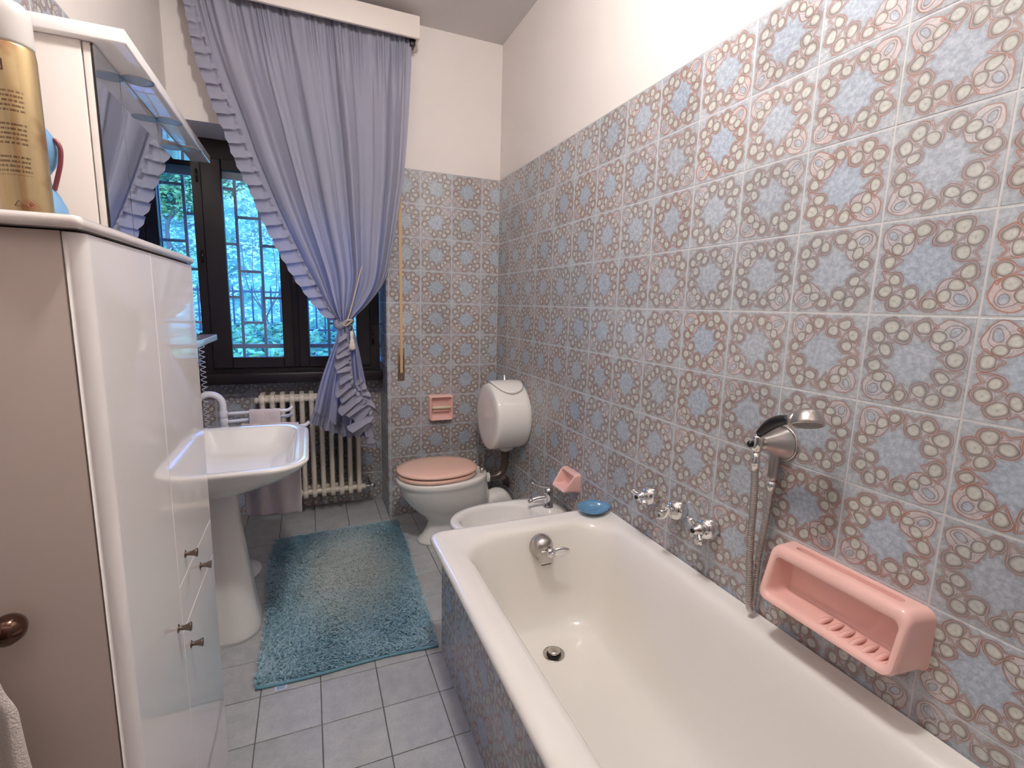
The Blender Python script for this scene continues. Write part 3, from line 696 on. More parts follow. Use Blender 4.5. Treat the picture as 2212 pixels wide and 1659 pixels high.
ob('inlet_horn', *tube(catmull([(-.235, yc, .350), (-.215, yc, .350), (-.190, yc, .348)], 5), [.040, .040, .039, .038, .037, .034, .032, .031, .030, .030, .031], 20), CERAM, wc)
ob('trap', *tube(catmull([(-.24, yc, .12), (-.17, yc, .20), (-.12, yc, .21), (-.08, yc, .15), (-.07, yc, .05), (-.07, yc, 0)], 5), [.06] * 26, 20), CERAM, wc)
st = [egg(-.742, -.285, .187, .408, sq=2.2), egg(-.746, -.283, .190, .412, sq=2.2), egg(-.747, -.283, .191, .424, sq=2.2), egg(-.742, -.286, .187, .429, sq=2.2), egg(-.70, -.33, .15, .429), egg(-.70, -.33, .15, .408)]
fixn(ob('seat_ring', *loft(st + [st[0]]), PINKS, wc))
ld = [egg(-.742, -.280, .187, .436, sq=2.2), egg(-.748, -.277, .192, .440, sq=2.2), egg(-.749, -.277, .193, .447, sq=2.2), egg(-.744, -.280, .189, .453, sq=2.2), egg(-.70, -.30, .165, .459), egg(-.60, -.36, .11, .463), egg(-.50, -.45, .03, .464)]
fixn(ob('lid', *loft(ld, cap0=True, cap1=True), PINKS, wc))
for s in (-1, 1):
    ob('hinge', *merge(tube([(-.262, yc + s * .075 - .018, .432), (-.262, yc + s * .075 + .018, .432)], .011, 14), tube([(-.262, yc + s * .075, .40), (-.262, yc + s * .075, .43)], .008, 12)), CHROME, wc)
for k in (-1, 1): ob('seat_buffer', *box(-.66, -.64, yc + k * .12 - .008, yc + k * .12 + .008, .4285, .4365), WHITEP, wc, smooth=False)

# cistern drum on the right wall
cy_, cz_ = -.415, .735
ci = thing('cistern', (-.11, cy_, .52), 'white round drum cistern with chrome push button on the right wall', 'cistern')
ob('drum', *lathe([(.196, .0), (.202, .004), (.203, .03), (.203, .12), (.2025, .185), (.2005, .198), (.196, .206), (.188, .211), (.15, .214), (.0, .216)], (0, cy_, cz_), (-1, 0, 0), 72), CERAM, ci)
Vl, Fl = [], []; nu, nv = 25, 25; RR_ = .2075
for i in range(nu):
    for j in range(nv):
        u = i / (nu - 1) * 2 - 1; v = j / (nv - 1) * 2 - 1
        # outline: rounded towards the front
        uu = u * math.sqrt(1 - .5 * v * v); vv = v * math.sqrt(1 - .5 * u * u)
        th = math.radians(6) - uu * math.radians(35); xx = -.098 + vv * .096
        e = max(abs(u), abs(v)); rad = RR_ + .004 - (.0 if e < .98 else .004)
        dome = .004 * (1 - e * e)
        Vl.append((xx, cy_ - math.sin(-th) * (rad + dome) * -1 if False else cy_ + math.sin(th) * -1 * (rad + dome), cz_ + math.cos(th) * (rad + dome)))
for i in range(nu - 1):
    for j in range(nv - 1): Fl.append([i * nv + j, i * nv + j + 1, (i + 1) * nv + j + 1, (i + 1) * nv + j])
o = ob('lid', Vl, Fl, CERAM, ci); so = o.modifiers.new('t', 'SOLIDIFY'); so.thickness = .007; so.offset = 0
ob('push_button', *lathe([(.019, 0), (.019, .008), (.013, .010), (.0125, .026), (.011, .028), (.010, .040), (.007, .045), (.0, .046)], (-.100, cy_, cz_ + .206), (0, 0, 1), 28), CHROME, ci)
ob('outlet_boss', *lathe([(.055, 0), (.052, -.018), (.030, -.020), (.028, -.034)], (-.085, cy_ , cz_ - .192), (0, 0, 1), 28), CERAM, ci)
ob('flush_pipe', *tube(catmull([(-.085, cy_, .515), (-.085, cy_, .44), (-.090, cy_, .405), (-.108, cy_, .368), (-.145, cy_, .350), (-.200, cy_, .347)], 6), .0235, 20), PIPE, ci)
ob('pipe_nut', *lathe([(.029, -.012), (.029, .012), (.022, .014), (.022, -.014)], (-.085, cy_, .508), (0, 0, 1), 8), PIPE, ci)
o = meta(ob('drain_flange', *lathe([(.034, -.001), (.034, .006), (.020, .012), (.017, .035), (.0, .036)], (0, -.268, .245), (-1, 0, 0), 24), PIPE), 'dark round pipe flange low on the wall under the cistern', 'pipe')
br = thing('toilet_brush', (-.118, -.105, 0), 'toilet brush with clear plastic handle in a pale holder behind the toilet', 'toilet brush')
ACR = mat('clear_acrylic', S((205, 210, 218)), .08, alpha=.55); PALE = mat('pale_blue_plastic', S((150, 160, 178)), .3)
ob('holder', *lathe([(.045, 0), (.048, .006), (.050, .22), (.052, .225), (.048, .226), (.044, .05), (.0, .05)], (-.118, -.105, 0), n=28), PALE, br)
ob('handle', *merge(tube([(-.118, -.105, .10), (-.118, -.105, .415)], .0065, 12), lathe([(.006, .41), (.010, .415), (.009, .425), (.0, .427)], (-.118, -.105, 0), n=16)), ACR, br)
ob('brush_head', *lathe([(.01, .05), (.036, .06), (.038, .12), (.012, .14)], (-.118, -.105, 0), n=20), WHITEP, br)

# ------------------------------------------------------------ bidet
by = -1.045
bd = thing('bidet', (-.31, by, 0), 'white ceramic bidet with chrome mixer behind the bathtub end', 'bidet')
R = [egg(-.50, -.06, .10, 0, yy=by), egg(-.49, -.06, .095, .05, yy=by), egg(-.48, -.05, .095, .16, yy=by), egg(-.53, -.03, .13, .25, yy=by), egg(-.585, -.015, .165, .33, yy=by, sq=3), egg(-.602, -.010, .178, .362, yy=by, sq=3.2),
     egg(-.604, -.008, .180, .378, yy=by, sq=3.4), egg(-.598, -.012, .175, .387, yy=by, sq=3.4), egg(-.575, -.03, .155, .388, yy=by, sq=3), egg(-.564, -.150, .144, .386, yy=by, sq=2.2), egg(-.556, -.156, .138, .380, yy=by, sq=2.2), egg(-.550, -.160, .134, .366, yy=by), egg(-.545, -.163, .131, .31, yy=by), egg(-.52, -.18, .112, .25, yy=by), egg(-.42, -.24, .05, .225, yy=by)]
fixn(ob('basin', *loft(R, cap0=True, cap1=True), CERAM, bd))
tx, ty = -.085, -1.02
mx_ = ob('mixer_body', *lathe([(.026, .386), (.026, .392), (.0225, .396), (.022, .435), (.024, .455), (.0235, .475), (.018, .490), (.0, .497)], (tx, ty, 0), n=32), CHROME, bd)
ob('spout', *tube(catmull([(tx - .012, ty + .004, .440), (tx - .055, ty + .012, .437), (tx - .085, ty + .016, .428)], 6), [.013] * 6 + [.012] * 7, 20), CHROME, mx_)
ob('aerator', *tube([(tx - .080, ty + .015, .430), (tx - .104, ty + .020, .420)], [.011, .0095], 20), SATIN, mx_)
L = []
for u in np.linspace(0, 1, 10):
    wd = .017 * (1 - u) + .009 * u; th = .008 * (1 - u) + .0035 * u
    c = Vector((tx + .006 - .095 * u, ty + .018 * u, .492 + .030 * u - .006 * math.sin(PI * u)))
    L.append([tuple(c + Vector((.0, wd * math.cos(a), th * math.sin(a)))) for a in np.linspace(0, 2 * PI, 14, endpoint=False)])
fixn(ob('lever', *loft(L, True, True), CHROME, mx_))
ob('waste', *lathe([(.0, .002), (.028, .003), (.030, 0)], (-.33, by, .2255), n=24), CHROME, bd)

# ------------------------------------------------------------ washbasin on pedestal
bc = -.912
sk = thing('washbasin', (-1.5, bc, 0), 'white ceramic washbasin on a tapered pedestal under the mirror cabinet', 'washbasin')
def sr(x1, hw, z, r, x0=-1.797, r2=.01, c=bc): return [(a, b, z) for a, b in rr(x0, x1, c - hw, c + hw, [r, r2, r2, r], 14)]
R = [sr(-1.47, .12, .615, .08, r2=.03), sr(-1.44, .17, .645, .09, r2=.03), sr(-1.37, .245, .680, .10, r2=.03), sr(-1.27, .315, .730, .11, r2=.03), sr(-1.215, .350, .768, .14, r2=.02), sr(-1.200, .360, .786, .145), sr(-1.199, .361, .794, .145), sr(-1.205, .357, .800, .14), sr(-1.222, .350, .803, .13),
     sr(-1.252, .328, .800, .10, x0=-1.68, r2=.06), sr(-1.258, .320, .795, .10, x0=-1.67, r2=.06), sr(-1.268, .306, .770, .10, x0=-1.655, r2=.06), sr(-1.285, .280, .725, .09, x0=-1.64, r2=.06), sr(-1.32, .245, .692, .08, x0=-1.62, r2=.06), sr(-1.38, .17, .682, .06, x0=-1.57, r2=.05), sr(-1.44, .05, .680, .03, x0=-1.51, r2=.02)]
o = fixn(ob('basin', *loft(R, cap0=True, cap1=True), CERAM, sk)); subsurf(o, 1)
def pr(x0, x1, hw, z, r=.06): return [(a, b, z) for a, b in rr(x0, x1, bc - hw, bc + hw, [r, .03, .03, r], 12)]
R = [pr(-1.70, -1.418, .135, 0, .10), pr(-1.70, -1.416, .136, .018, .10), pr(-1.70, -1.420, .132, .04, .10), pr(-1.69, -1.440, .116, .17, .085), pr(-1.68, -1.460, .096, .33, .075), pr(-1.67, -1.478, .083, .48, .065), pr(-1.67, -1.482, .082, .60, .06), pr(-1.67, -1.488, .082, .66, .06)]
fixn(ob('pedestal', *loft(R, cap0=True, cap1=True), CERAM, sk))
ob('drain', *lathe([(.0, .003), (.024, .003), (.027, 0)], (-1.47, bc, .680), n=24), CHROME, sk)
tp = ob('basin_mixer', *lathe([(.024, .798), (.024, .812), (.018, .82), (.018, .87), (.021, .89), (.015, .90), (.0, .902)], (-1.735, bc, 0), n=24), CHROME, sk)
ob('spout', *tube(catmull([(-1.735, bc, .85), (-1.69, bc, .875), (-1.64, bc, .868), (-1.62, bc, .85)], 5), .011, 14), CHROME, tp)

# ------------------------------------------------------------ radiator
ra = thing('radiator', (-1.19, .22, .12), 'cream cast iron column radiator standing in the niche under the window', 'radiator')
rx0 = -1.462; sp = .0555
def section():
    P = []
    for yy in (.150, .205, .260):
        P.append(loft([[(a * .0155, yy + b * .024, z) for a, b in [(math.cos(t), math.sin(t)) for t in np.linspace(0, 2 * PI, 12, endpoint=False)]] for z in (.165, .79)]))
    for z in (.165, .785):
        rg_ = [[(x * (.6 if abs(x) > .015 else 1) * 1.0, .205 + a, z + b) for a, b in rr(-.085 * k, .085 * k, -.038 * k, .038 * k, .036 * k, 5)] for x, k in ((-.017, .72), (-.0135, .93), (0, 1), (.0135, .93), (.017, .72))]
        P.append(loft(rg_, True, True))
        P.append(tube([(-.028, .165, z), (.028, .165, z)], .019, 10)); P.append(tube([(-.028, .245, z), (.028, .245, z)], .019, 10))
    return merge(*P)
V, F = section(); first = None
for k in range(11):
    xx = rx0 + k * sp
    if first is None: first = ob('radiator_section', V, F, CREAM, ra, loc=(0, 0, 0)); sharp(first, 50); first.location = (xx - ra.location.x, -ra.location.y, -ra.location.z)
    else: c = first.copy(); COL.objects.link(c); c.location = (xx - ra.location.x, -ra.location.y, -ra.location.z)
for z, s in ((.785, 1), (.165, 0)):
    xe = rx0 - .028 if s else rx0 + 10 * sp + .028
    dsg = -1 if s else 1
    ob('end_plug', *tube([(xe, .165, z), (xe + dsg * .016, .165, z)], [.021, .018], 8), CREAM, ra)
ob('valve', *merge(tube([(rx0 + 10 * sp + .03, .165, .165), (rx0 + 10 * sp + .085, .165, .165)], .009, 10), lathe([(.016, 0), (.018, .01), (.015, .03), (.0, .032)], (rx0 + 10 * sp + .075, .165, .165), (1, 0, 0), 16)), SATIN, ra)
ob('valve_pipe', *tube(catmull([(rx0 + 10 * sp + .08, .18, .165), (rx0 + 10 * sp + .08, .25, .165), (rx0 + 10 * sp + .08, NY - .012, .165)], 4), .009, 10), SATIN, ra)
for x in (-1.35, -1.02): ob('bracket', *box(x - .012, x + .012, .26, NY - .001, .70, .73), CREAM, ra, smooth=False)

# ------------------------------------------------------------ towel stand with towels
tx0, ty0 = -1.582, -.445
ts = thing('towel_stand', (tx0, ty0, 0), 'white tubular towel stand with swing arms on a round floor base', 'towel stand')
ob('base_plate', *lathe([(.125, 0), (.128, .004), (.126, .012), (.118, .018), (.02, .024), (.0, .024)], (tx0 + .0, ty0, 0), n=48), WHITEP, ts)
arc = [(tx0, ty0, .02), (tx0, ty0, .80), (tx0, ty0, .855)] + [(tx0 - .055 + .055 * math.cos(a), ty0, .885 + .055 * math.sin(a)) for a in np.linspace(0, PI, 13)] + [(tx0 - .11, ty0, .84), (tx0 - .11, ty0, .70), (tx0 - .11, ty0, .12)]
ob('bent_tube', *tube(arc, .0155, 18), WHITEP, ts)
ARMS = [(.840, .305, -.02), (.800, .305, .03), (.765, .380, -.06)]
for z, l, sk_ in ARMS:
    ob('swivel_ring', *lathe([(.0175, -.017), (.0185, -.015), (.0185, .015), (.0175, .017), (.015, .017), (.015, -.017)], (tx0, ty0, z), n=24), WHITEP, ts)
    P = catmull([(tx0 + .012, ty0, z), (tx0 + l * .5, ty0 + sk_ * .5, z + .004), (tx0 + l - .035, ty0 + sk_, z + .006), (tx0 + l - .008, ty0 + sk_, z + .014), (tx0 + l + .004, ty0 + sk_, z + .026)], 6)
    ob('arm', *tube(P, .0085, 14), WHITEP, ts)
def towel(name, pts, ax0, ax1, label, wob=.004, seg=26, folds=0, extra=None, mt=None):
    """cloth folded over an arm; pts: (dy,z) profile over the bar, extruded along the arm from ax0 to ax1"""
    C = catmull([(0, a, b) for a, b in pts], 7); R = []
    for i in range(seg + 1):
        t = i / seg; bx_ = Vector(ax0).lerp(Vector(ax1), t); r = []
        for j, c in enumerate(C):
            v = j / (len(C) - 1); dwn = max(0, bx_.z - c.z)
            wv = math.sin(t * (folds or 2) * 2 * PI + v * 3) * wob * (1 + dwn * 14) + random.uniform(-.0006, .0006)
            ex = extra(t, v, dwn) if extra else (0, 0, 0)
            r.append((bx_.x + ex[0], bx_.y + c.y + wv + ex[1], c.z + ex[2]))
        R.append(r)
    V, F = loft(R, closed=False); o = ob(name, V, F, mt or TOWEL); so = o.modifiers.new('t', 'SOLIDIFY'); so.thickness = .005; so.offset = 0; subsurf(o, 1)
    return meta(o, label, 'towel')
z = .840
towel('hand_towel', [(-.022, z - .085), (-.017, z - .04), (-.012, z + .004), (0, z + .016), (.013, z + .004), (.018, z - .04), (.024, z - .075)], (tx0 + .112, ty0 - .008, 0), (tx0 + .252, ty0 - .017, 0), 'small pale pink towel on the upper arm of the towel stand', .0015)
for q in bpy.data.objects['hand_towel'],: pass
z = .765
def ex_(t, v, d): return ((t - .5) * d * .08, 0, -.10 * d * math.sin(t * 5.2 + .4) * (1 if v < .5 else .6))
towel('bath_towel', [(-.055, .33), (-.045, .50), (-.030, .66), (-.014, z + .005), (0, z + .020), (.014, z + .006), (.03, .66), (.04, .50), (.05, .36)], (tx0 + .075, ty0 - .012, 0), (tx0 + .335, ty0 - .05, 0), 'pale pink towel on the lowest arm, hanging down behind the washbasin', .0070, folds=2.6, extra=ex_)
# ------------------------------------------------------------ curtain
SEAM = [(-1.655, 2.90), (-1.632, 2.763), (-1.585, 2.571), (-1.541, 2.43), (-1.495, 2.299), (-1.450, 2.162), (-1.390, 2.005), (-1.326, 1.852), (-1.236, 1.659), (-1.168, 1.519), (-1.097, 1.382), (-1.032, 1.285)]
RUF = [(-1.692, 2.895), (-1.676, 2.752), (-1.655, 2.603), (-1.633, 2.499), (-1.611, 2.441), (-1.582, 2.33), (-1.552, 2.251), (-1.510, 2.117), (-1.470, 2.014), (-1.437, 1.942), (-1.400, 1.836), (-1.320, 1.653), (-1.242, 1.505), (-1.150, 1.370), (-1.080, 1.286)]
RIGHT = [(-.585, 2.90), (-.600, 2.59), (-.637, 2.158), (-.665, 1.974), (-.709, 1.733), (-.757, 1.529), (-.839, 1.404), (-.915, 1.325), (-.958, 1.285)]
YC = -.095
NV = 110
tt = np.linspace(0, 1, NV)
A = interp(smooth_path(SEAM), tt); B = interp(smooth_path(RIGHT), tt)
cu = thing('curtain', (-1.05, YC, .55), 'grey blue ruffled curtain gathered by a cord in front of the window', 'curtain')
NU = 560; uu = np.linspace(0, 1, NU)
r_ = np.random.default_rng(11)
ph_ = r_.uniform(0, 2 * PI, 12)
def foldfn(u, v):
    """pleat depth: narrow pleats under the rail, melting into wide ones"""
    wpu = u + .012 * np.sin(2 * PI * 3.1 * u + ph_[0]) + .006 * np.sin(2 * PI * 9 * u + ph_[1])
    big = np.sin(2 * PI * 5.6 * wpu + ph_[2] + .4 * v); mid = np.sin(2 * PI * 9.7 * wpu + ph_[3] - .5 * v); fine = np.sin(2 * PI * 31 * wpu + ph_[4])
    big = np.sign(big) * np.abs(big) ** .6
    gate = .5 + .5 * np.sin(2 * PI * 2.3 * u + ph_[5])
    a = 1 / (1 + np.exp((v - .12) * 28))
    return .62 * big * (1 - .45 * a) + .34 * mid * (.4 + .6 * gate) + .38 * fine * a
rows = []
for j in range(NV):
    v = tt[j]; a, b = A[j], B[j]; w_ = b[0] - a[0]
    amp = min(.044, .044 * (.45 + .6 * min(1, v * 4))) * (1 if v < .8 else 1 - .35 * (v - .8) / .2)
    dp = foldfn(uu, v) * amp
    bow = -.02 * np.sin(PI * min(1, v)) - .015 * (v ** 4)
    x = a[0] + (b[0] - a[0]) * uu; z = a[1] + (b[1] - a[1]) * uu
    if v > .55:                                    # slack belly on the right side before the cord
        k = (v - .55) / .45; z = z - .035 * math.sin(PI * k) * np.clip((uu - .55) / .45, 0, 1) * np.sin(PI * np.clip((uu - .55) / .45, 0, 1))
    edge = np.minimum(1, np.minimum(uu, 1 - uu) * 30)
    # round the bunch near the cord
    bunch = max(0, (v - .72) / .28) ** 2
    y = YC + dp * (.4 + .6 * edge) * -1 + bow - bunch * .030 * np.sqrt(np.clip(1 - (2 * uu - 1) ** 2, 0, 1))
    rows.append(np.stack([x, y, z], 1))
def grid(rows):
    m = len(rows[0]); V = np.concatenate(rows); F = [[j * m + i, (j + 1) * m + i, (j + 1) * m + i + 1, j * m + i + 1] for j in range(len(rows) - 1) for i in range(m - 1)]
    return V, F
ob('upper_panel', *grid(rows), CURT, cu)
def ruffle(name, inner, outer, n, depth=.010, y0=YC, per=12, parent=cu, head=True, yfun=None, over=.35, mess=0):
    """knife-pleated frill between two outlines"""
    N = n * per; t = np.linspace(0, 1, N + 1); I = interp(inner, t); O = interp(outer, t); rows = []
    d = I[1:] - I[:-1]; d = np.vstack([d, d[-1]]); L = np.hypot(*d.T)[:, None]; d = d / L; pl = L[0, 0] * per
    nW = 7
    irr = r_.uniform(.75, 1.25, n + 2); mrad = r_.uniform(-.5, .5, n + 2); mtil = r_.uniform(-1, 1, n + 2)
    for k in range(nW + (2 if head else 0)):
        w_ = (k - 1.6 if head and k < 2 else k - (2 if head else 0)) / (nW - 1) if head else k / (nW - 1)
        if head: w_ = [-.22, -.05][k] if k < 2 else (k - 2) / (nW - 1)
        q = (np.arange(N + 1) / per); fr = q % 1; kk = q.astype(int)
        ir = irr[kk]
        saw = (fr - .5) * 2; sm = np.sin(2 * PI * fr)
        a = abs(w_) if w_ > 0 else .8
        # each pleat lies over the next one: slide along the edge as it turns back
        back = np.where(fr > .72, (fr - .72) / .28, 0)
        sl = (-back * over * pl + 0) * min(1, a * 1.5) * ir
        yy = -(np.where(fr < .72, fr / .72, 1 - back) - .3) * depth * (.25 + .75 * min(1, a * 1.4)) * ir
        if w_ < 0: yy = -.006 + .006 * np.sin(2 * PI * q * 1.7)
        P = I + (O - I) * w_ + d * (sl[:, None])
        if mess:
            P = P + (O - I) * (mess * mrad[kk] * max(0, w_))[:, None] + d * (mess * pl * mtil[kk] * max(0, w_))[:, None]; yy = yy * (1 + mess * mrad[kk]) + mess * .02 * mtil[kk] * max(0, w_)
        P = P + (O - I) * (.05 * np.sin(2 * PI * fr)[:, None] * (1 if w_ > .9 else 0))
        base = (yfun(t) if yfun is not None else y0)
        rows.append(np.stack([P[:, 0], base + yy, P[:, 1]], 1))
    return ob(name, *grid(rows), CURT, parent)
ruffle('edge_ruffle', smooth_path(SEAM), smooth_path(RUF), 25, .034, YC - .012, over=.30, per=16, yfun=lambda t: YC - .010 - .02 * np.sin(PI * t) - .02 * t ** 4)
# knot
kn = catmull([(-1.035, YC - .03, 1.283), (-1.015, YC - .052, 1.268), (-.985, YC - .066, 1.268), (-.958, YC - .05, 1.283), (-.952, YC - .01, 1.29), (-.97, YC + .015, 1.285), (-1.01, YC + .015, 1.28), (-1.035, YC - .01, 1.283)], 6)
ob('gathered_knot', *tube(kn, [.013 + .006 * math.sin(i * 1.1) for i in range(len(kn))], 14), CURT, cu)
ob('wrap_fold', *tube(catmull([(-1.045, YC - .04, 1.276), (-1.02, YC - .060, 1.255), (-.99, YC - .074, 1.275), (-.968, YC - .062, 1.296)], 6), [.010, .012, .015, .018, .02, .02, .02, .019, .018, .018, .017, .016, .015, .014, .013, .012, .011, .010, .009], 12), CURT, cu)
# lower tail
LL = [(-1.030, 1.278), (-1.042, 1.185), (-1.083, 1.077), (-1.130, .942), (-1.178, .760)]; LR = [(-.953, 1.278), (-.924, 1.158), (-.893, .99), (-.858, .789), (-.842, .66)]
tA = interp(smooth_path(LL), np.linspace(0, 1, 50)); tB = interp(smooth_path(LR), np.linspace(0, 1, 50)); rows = []; u2 = np.linspace(0, 1, 260)
def low_y(u, v): return YC - .035 - (.010 + .042 * v) * (.75 * np.sin(2 * PI * 3.6 * u + 1.0) + .35 * np.sin(2 * PI * 8.2 * u + 2 * v)) * np.minimum(1, np.minimum(u, 1 - u) * 12 + .3) - .03 * (1 - v)
for j, v in enumerate(np.linspace(0, 1, 50)):
    a, b = tA[j], tB[j]; dz_ = -.045 * v * np.sin(PI * u2)
    rows.append(np.stack([a[0] + (b[0] - a[0]) * u2, low_y(u2, v), a[1] + (b[1] - a[1]) * u2 + dz_], 1))
ob('lower_tail', *grid(rows), CURT, cu)
lastx = rows[-1][:, 0]; lastz = rows[-1][:, 2]
inn = list(zip(lastx[::6], lastz[::6])); out = [(x + (x + 1.0) * .14, z - .062) for x, z in inn]
ruffle('hem_ruffle', inn, out, 20, .026, mess=.25, yfun=lambda t: low_y(t, 1.0) - .004, over=.2, per=14)
# cascading frill of the leading edge, wrapped to the front
CI = [(-.986, 1.222), (-.982, 1.111), (-.974, 1.003), (-.968, .905), (-.930, .835), (-.885, .764), (-.860, .690)]
CO = [(-1.015, 1.205), (-1.040, 1.085), (-1.030, 1.00), (-1.045, .900), (-1.035, .800), (-.985, .705), (-.940, .625)]
ruffle('front_ruffle', smooth_path(CI), smooth_path(CO), 12, .040, YC - .085, over=.45, per=16, mess=.7, yfun=lambda t: YC - .080 - .03 * t + .010 * np.sin(t * 23))
CI2 = [(-.940, .930), (-.915, .870), (-.893, .830), (-.872, .790)]; CO2 = [(-.905, .950), (-.872, .880), (-.848, .830), (-.820, .745)]
ruffle('front_ruffle', smooth_path(CI2), smooth_path(CO2), 5, .026, YC - .075, over=.5, per=16, mess=.6, yfun=lambda t: YC - .068 - .015 * t)
# small rolled tail at the right
ta = [[(-.905 + .020 * v * 2.2 + .020 * (1 + .5 * v) * math.cos(a), YC - .06 - .008 * v + .014 * math.sin(a), .80 - .245 * v) for a in np.linspace(0, 2 * PI, 16, endpoint=False)] for v in np.linspace(0, 1, 9)]
ob('side_tail', *loft(ta), CURT, cu)
inn = [(-.888 + .06 * k, .60 - .012 * k) for k in np.linspace(0, 1, 6)]
ruffle('side_tail_ruffle', [(-.885, .588), (-.835, .580)], [(-.878, .528), (-.812, .524)], 4, .016, YC - .07, yfun=lambda t: YC - .07 + 0 * t)
# curtain cord with turned pull
CORD = mat('cord', S((214, 192, 160)), .8)
cc = ob('cord', *tube(catmull([(-.888, YC - .045, 1.60), (-.905, YC - .062, 1.545), (-.930, YC - .070, 1.45), (-.955, YC - .080, 1.36), (-.978, YC - .088, 1.295), (-1.0, YC - .092, 1.268), (-.985, YC - .094, 1.262), (-.962, YC - .086, 1.280), (-.950, YC - .074, 1.287)], 6), .0032, 8), CORD, cu)
ob('cord_loop', *tube(catmull([(-.992, YC - .093, 1.285), (-.975, YC - .095, 1.293), (-.955, YC - .085, 1.292), (-.946, YC - .06, 1.285)], 5), .0032, 8), CORD, cc)
ob('hook', *tube(catmull([(-.962, YC - .088, 1.262), (-.955, YC - .092, 1.25), (-.962, YC - .092, 1.238), (-.957, YC - .092, 1.226)], 5), .0028, 8), BLACK, cc)
ob('pull', *lathe([(.0, 0), (.007, -.001), (.0105, -.008), (.009, -.016), (.0115, -.020), (.010, -.028), (.008, -.038), (.010, -.052), (.0145, -.058), (.012, -.064), (.0145, -.072), (.0185, -.086), (.0175, -.100), (.011, -.110), (.0, -.113)], (-.957, YC - .092, 1.232), n=28), mat('cream_wood', S((222, 212, 200)), .35), cc)

# pelmet
pv = thing('curtain_pelmet', (-1.18, -.1, 2.84), 'white boxed curtain pelmet mounted high over the window', 'pelmet')
PEL = mat('pelmet_paint', S((226, 214, 206)), .5)
ob('fascia', *box(-W + .001, -.556, -.175, -.155, 2.842, 2.955, .003), PEL, pv)
ob('top_board', *box(-W + .001, -.557, -.156, -.001, 2.937, 2.954, .002), PEL, pv)
ob('end_board', *box(-.572, -.557, -.156, -.001, 2.842, 2.938, .002), PEL, pv)
ob('curtain_rail', *box(-W + .002, -.566, -.112, -.078, 2.902, 2.924, .002), MATS['dark_gap'], pv)
ob('rail_end', *box(-.600, -.572, -.13, -.06, 2.825, 2.858, .003), WOOD, pv)

# shutter strap
ss = thing('shutter_strap', (-.645, 0, .93), 'tan roller shutter strap running into a bronze wall plate', 'shutter strap')
ob('strap', *box(-.6545, -.6365, -.0075, -.0055, 1.0, 2.14), PUTTY, ss, smooth=False)
ob('strap_guide', *box(-.668, -.625, -.012, -.001, 2.13, 2.19, .003), BRONZ, ss)
pl_ = ob('plate', *box(-.669, -.626, -.0045, -.0005, .905, 1.115, .002), BRONZ, ss)
ob('slot', *box(-.659, -.632, -.0052, -.0040, .955, 1.07), DARK, pl_, smooth=False)
ob('strap_end', *box(-.6545, -.6365, -.0070, -.0050, .957, 1.01), PUTTY, pl_, smooth=False)
ob('screw', *lathe([(.004, 0), (.004, .001), (.0, .002)], (-.6475, -.0045, .925), (0, -1, 0), 12), SATIN, pl_)

# ------------------------------------------------------------ mirror cabinet
mc = thing('mirror_cabinet', (-1.72, -.98, 1.2), 'white mirror cabinet with lamp canopy on the left wall above the washbasin', 'mirror cabinet')
MX = -1.64; m0, m1 = -1.535, -.47
ob('carcass', *box(-W + .001, MX - .024, m0, m1, 1.23, 2.0, .002), LAMI, mc)
for k, (a, b) in enumerate(((-1.533, -1.352), (-1.350, -.986), (-.984, m1))):
    d = ob('mirror_door', *box(MX - .021, MX - .005, a, b, 1.236, 1.998, .0015), LAMI, mc)
    ob('mirror_pane', *box(MX - .0048, MX, a + .001, b - .001, 1.237, 1.997), MIRR, d, smooth=False)
    ob('mirror_edge', *box(MX - .0052, MX - .0004, a - .0008, a + .0012, 1.237, 1.997), BLACK, d, smooth=False)
ob('canopy', *box(-W + .002, -1.568, -1.556, m1 + .045, 2.0005, 2.034, .004), LACQ, mc)
ob('shelf', *box(-W + .002, -1.585, -1.556, m1 + .02, 1.200, 1.2285, .004), LACQ, mc)
for y in (-1.32, -.975, -.625):
    l = ob('spot_lens', *lathe([(.0, -.0008), (.030, -.0008), (.034, -.0005), (.034, .004)], (-1.605, y, 2.0), n=32), FROST, mc)
    ob('spot_ring', *lathe([(.034, .0), (.0345, -.0018), (.038, -.0016), (.0385, .001)], (-1.605, y, 2.0003), n=32), SATIN, mc)

# ------------------------------------------------------------ tall drawer cabinet
cx1 = -1.45; c0, c1 = -2.300, -1.65
tc_ = thing('tall_cabinet', (-1.625, -2.0, 0), 'tall white gloss cabinet with bronze knobs in the left foreground', 'cabinet')
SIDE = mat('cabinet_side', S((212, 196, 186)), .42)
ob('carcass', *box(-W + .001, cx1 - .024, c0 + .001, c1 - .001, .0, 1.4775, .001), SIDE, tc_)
def slab(x0, x1, y0, y1, z0, z1, rc, r=.004, rf=.02):
    R = [[(a, b, z) for a, b in rr(x0 + i, x1 - i, y0 + i, y1 - i, [.006, .002, .002, rc - i * .5], 8)] for z, i in ((z0, r), (z0 + r * .3, r * .3), (z0 + r, 0), (z1 - r * 1.6, 0), (z1 - r * .5, r * .4), (z1, r * 1.6))]
    return loft(R, True, True)
def door(name, y0, y1, z0, z1, rc=.0018, rc2=.0018):
    """front panel in the x=cx1 plane; near vertical edge may be strongly rounded"""
    R = [[(a, b, z) for a, b in rr(cx1 - .022 + i, cx1 - i, y0 + i, y1 - i, [rc2, .001, .001, rc], 8)] for z, i in ((z0, .0015), (z0 + .0005, .0005), (z0 + .0018, 0), (z1 - .0018, 0), (z1 - .0005, .0005), (z1, .0015))]
    o = ob(name, *loft(R, True, True), LACQ, tc_); fixn(o); wnorm(o); return o
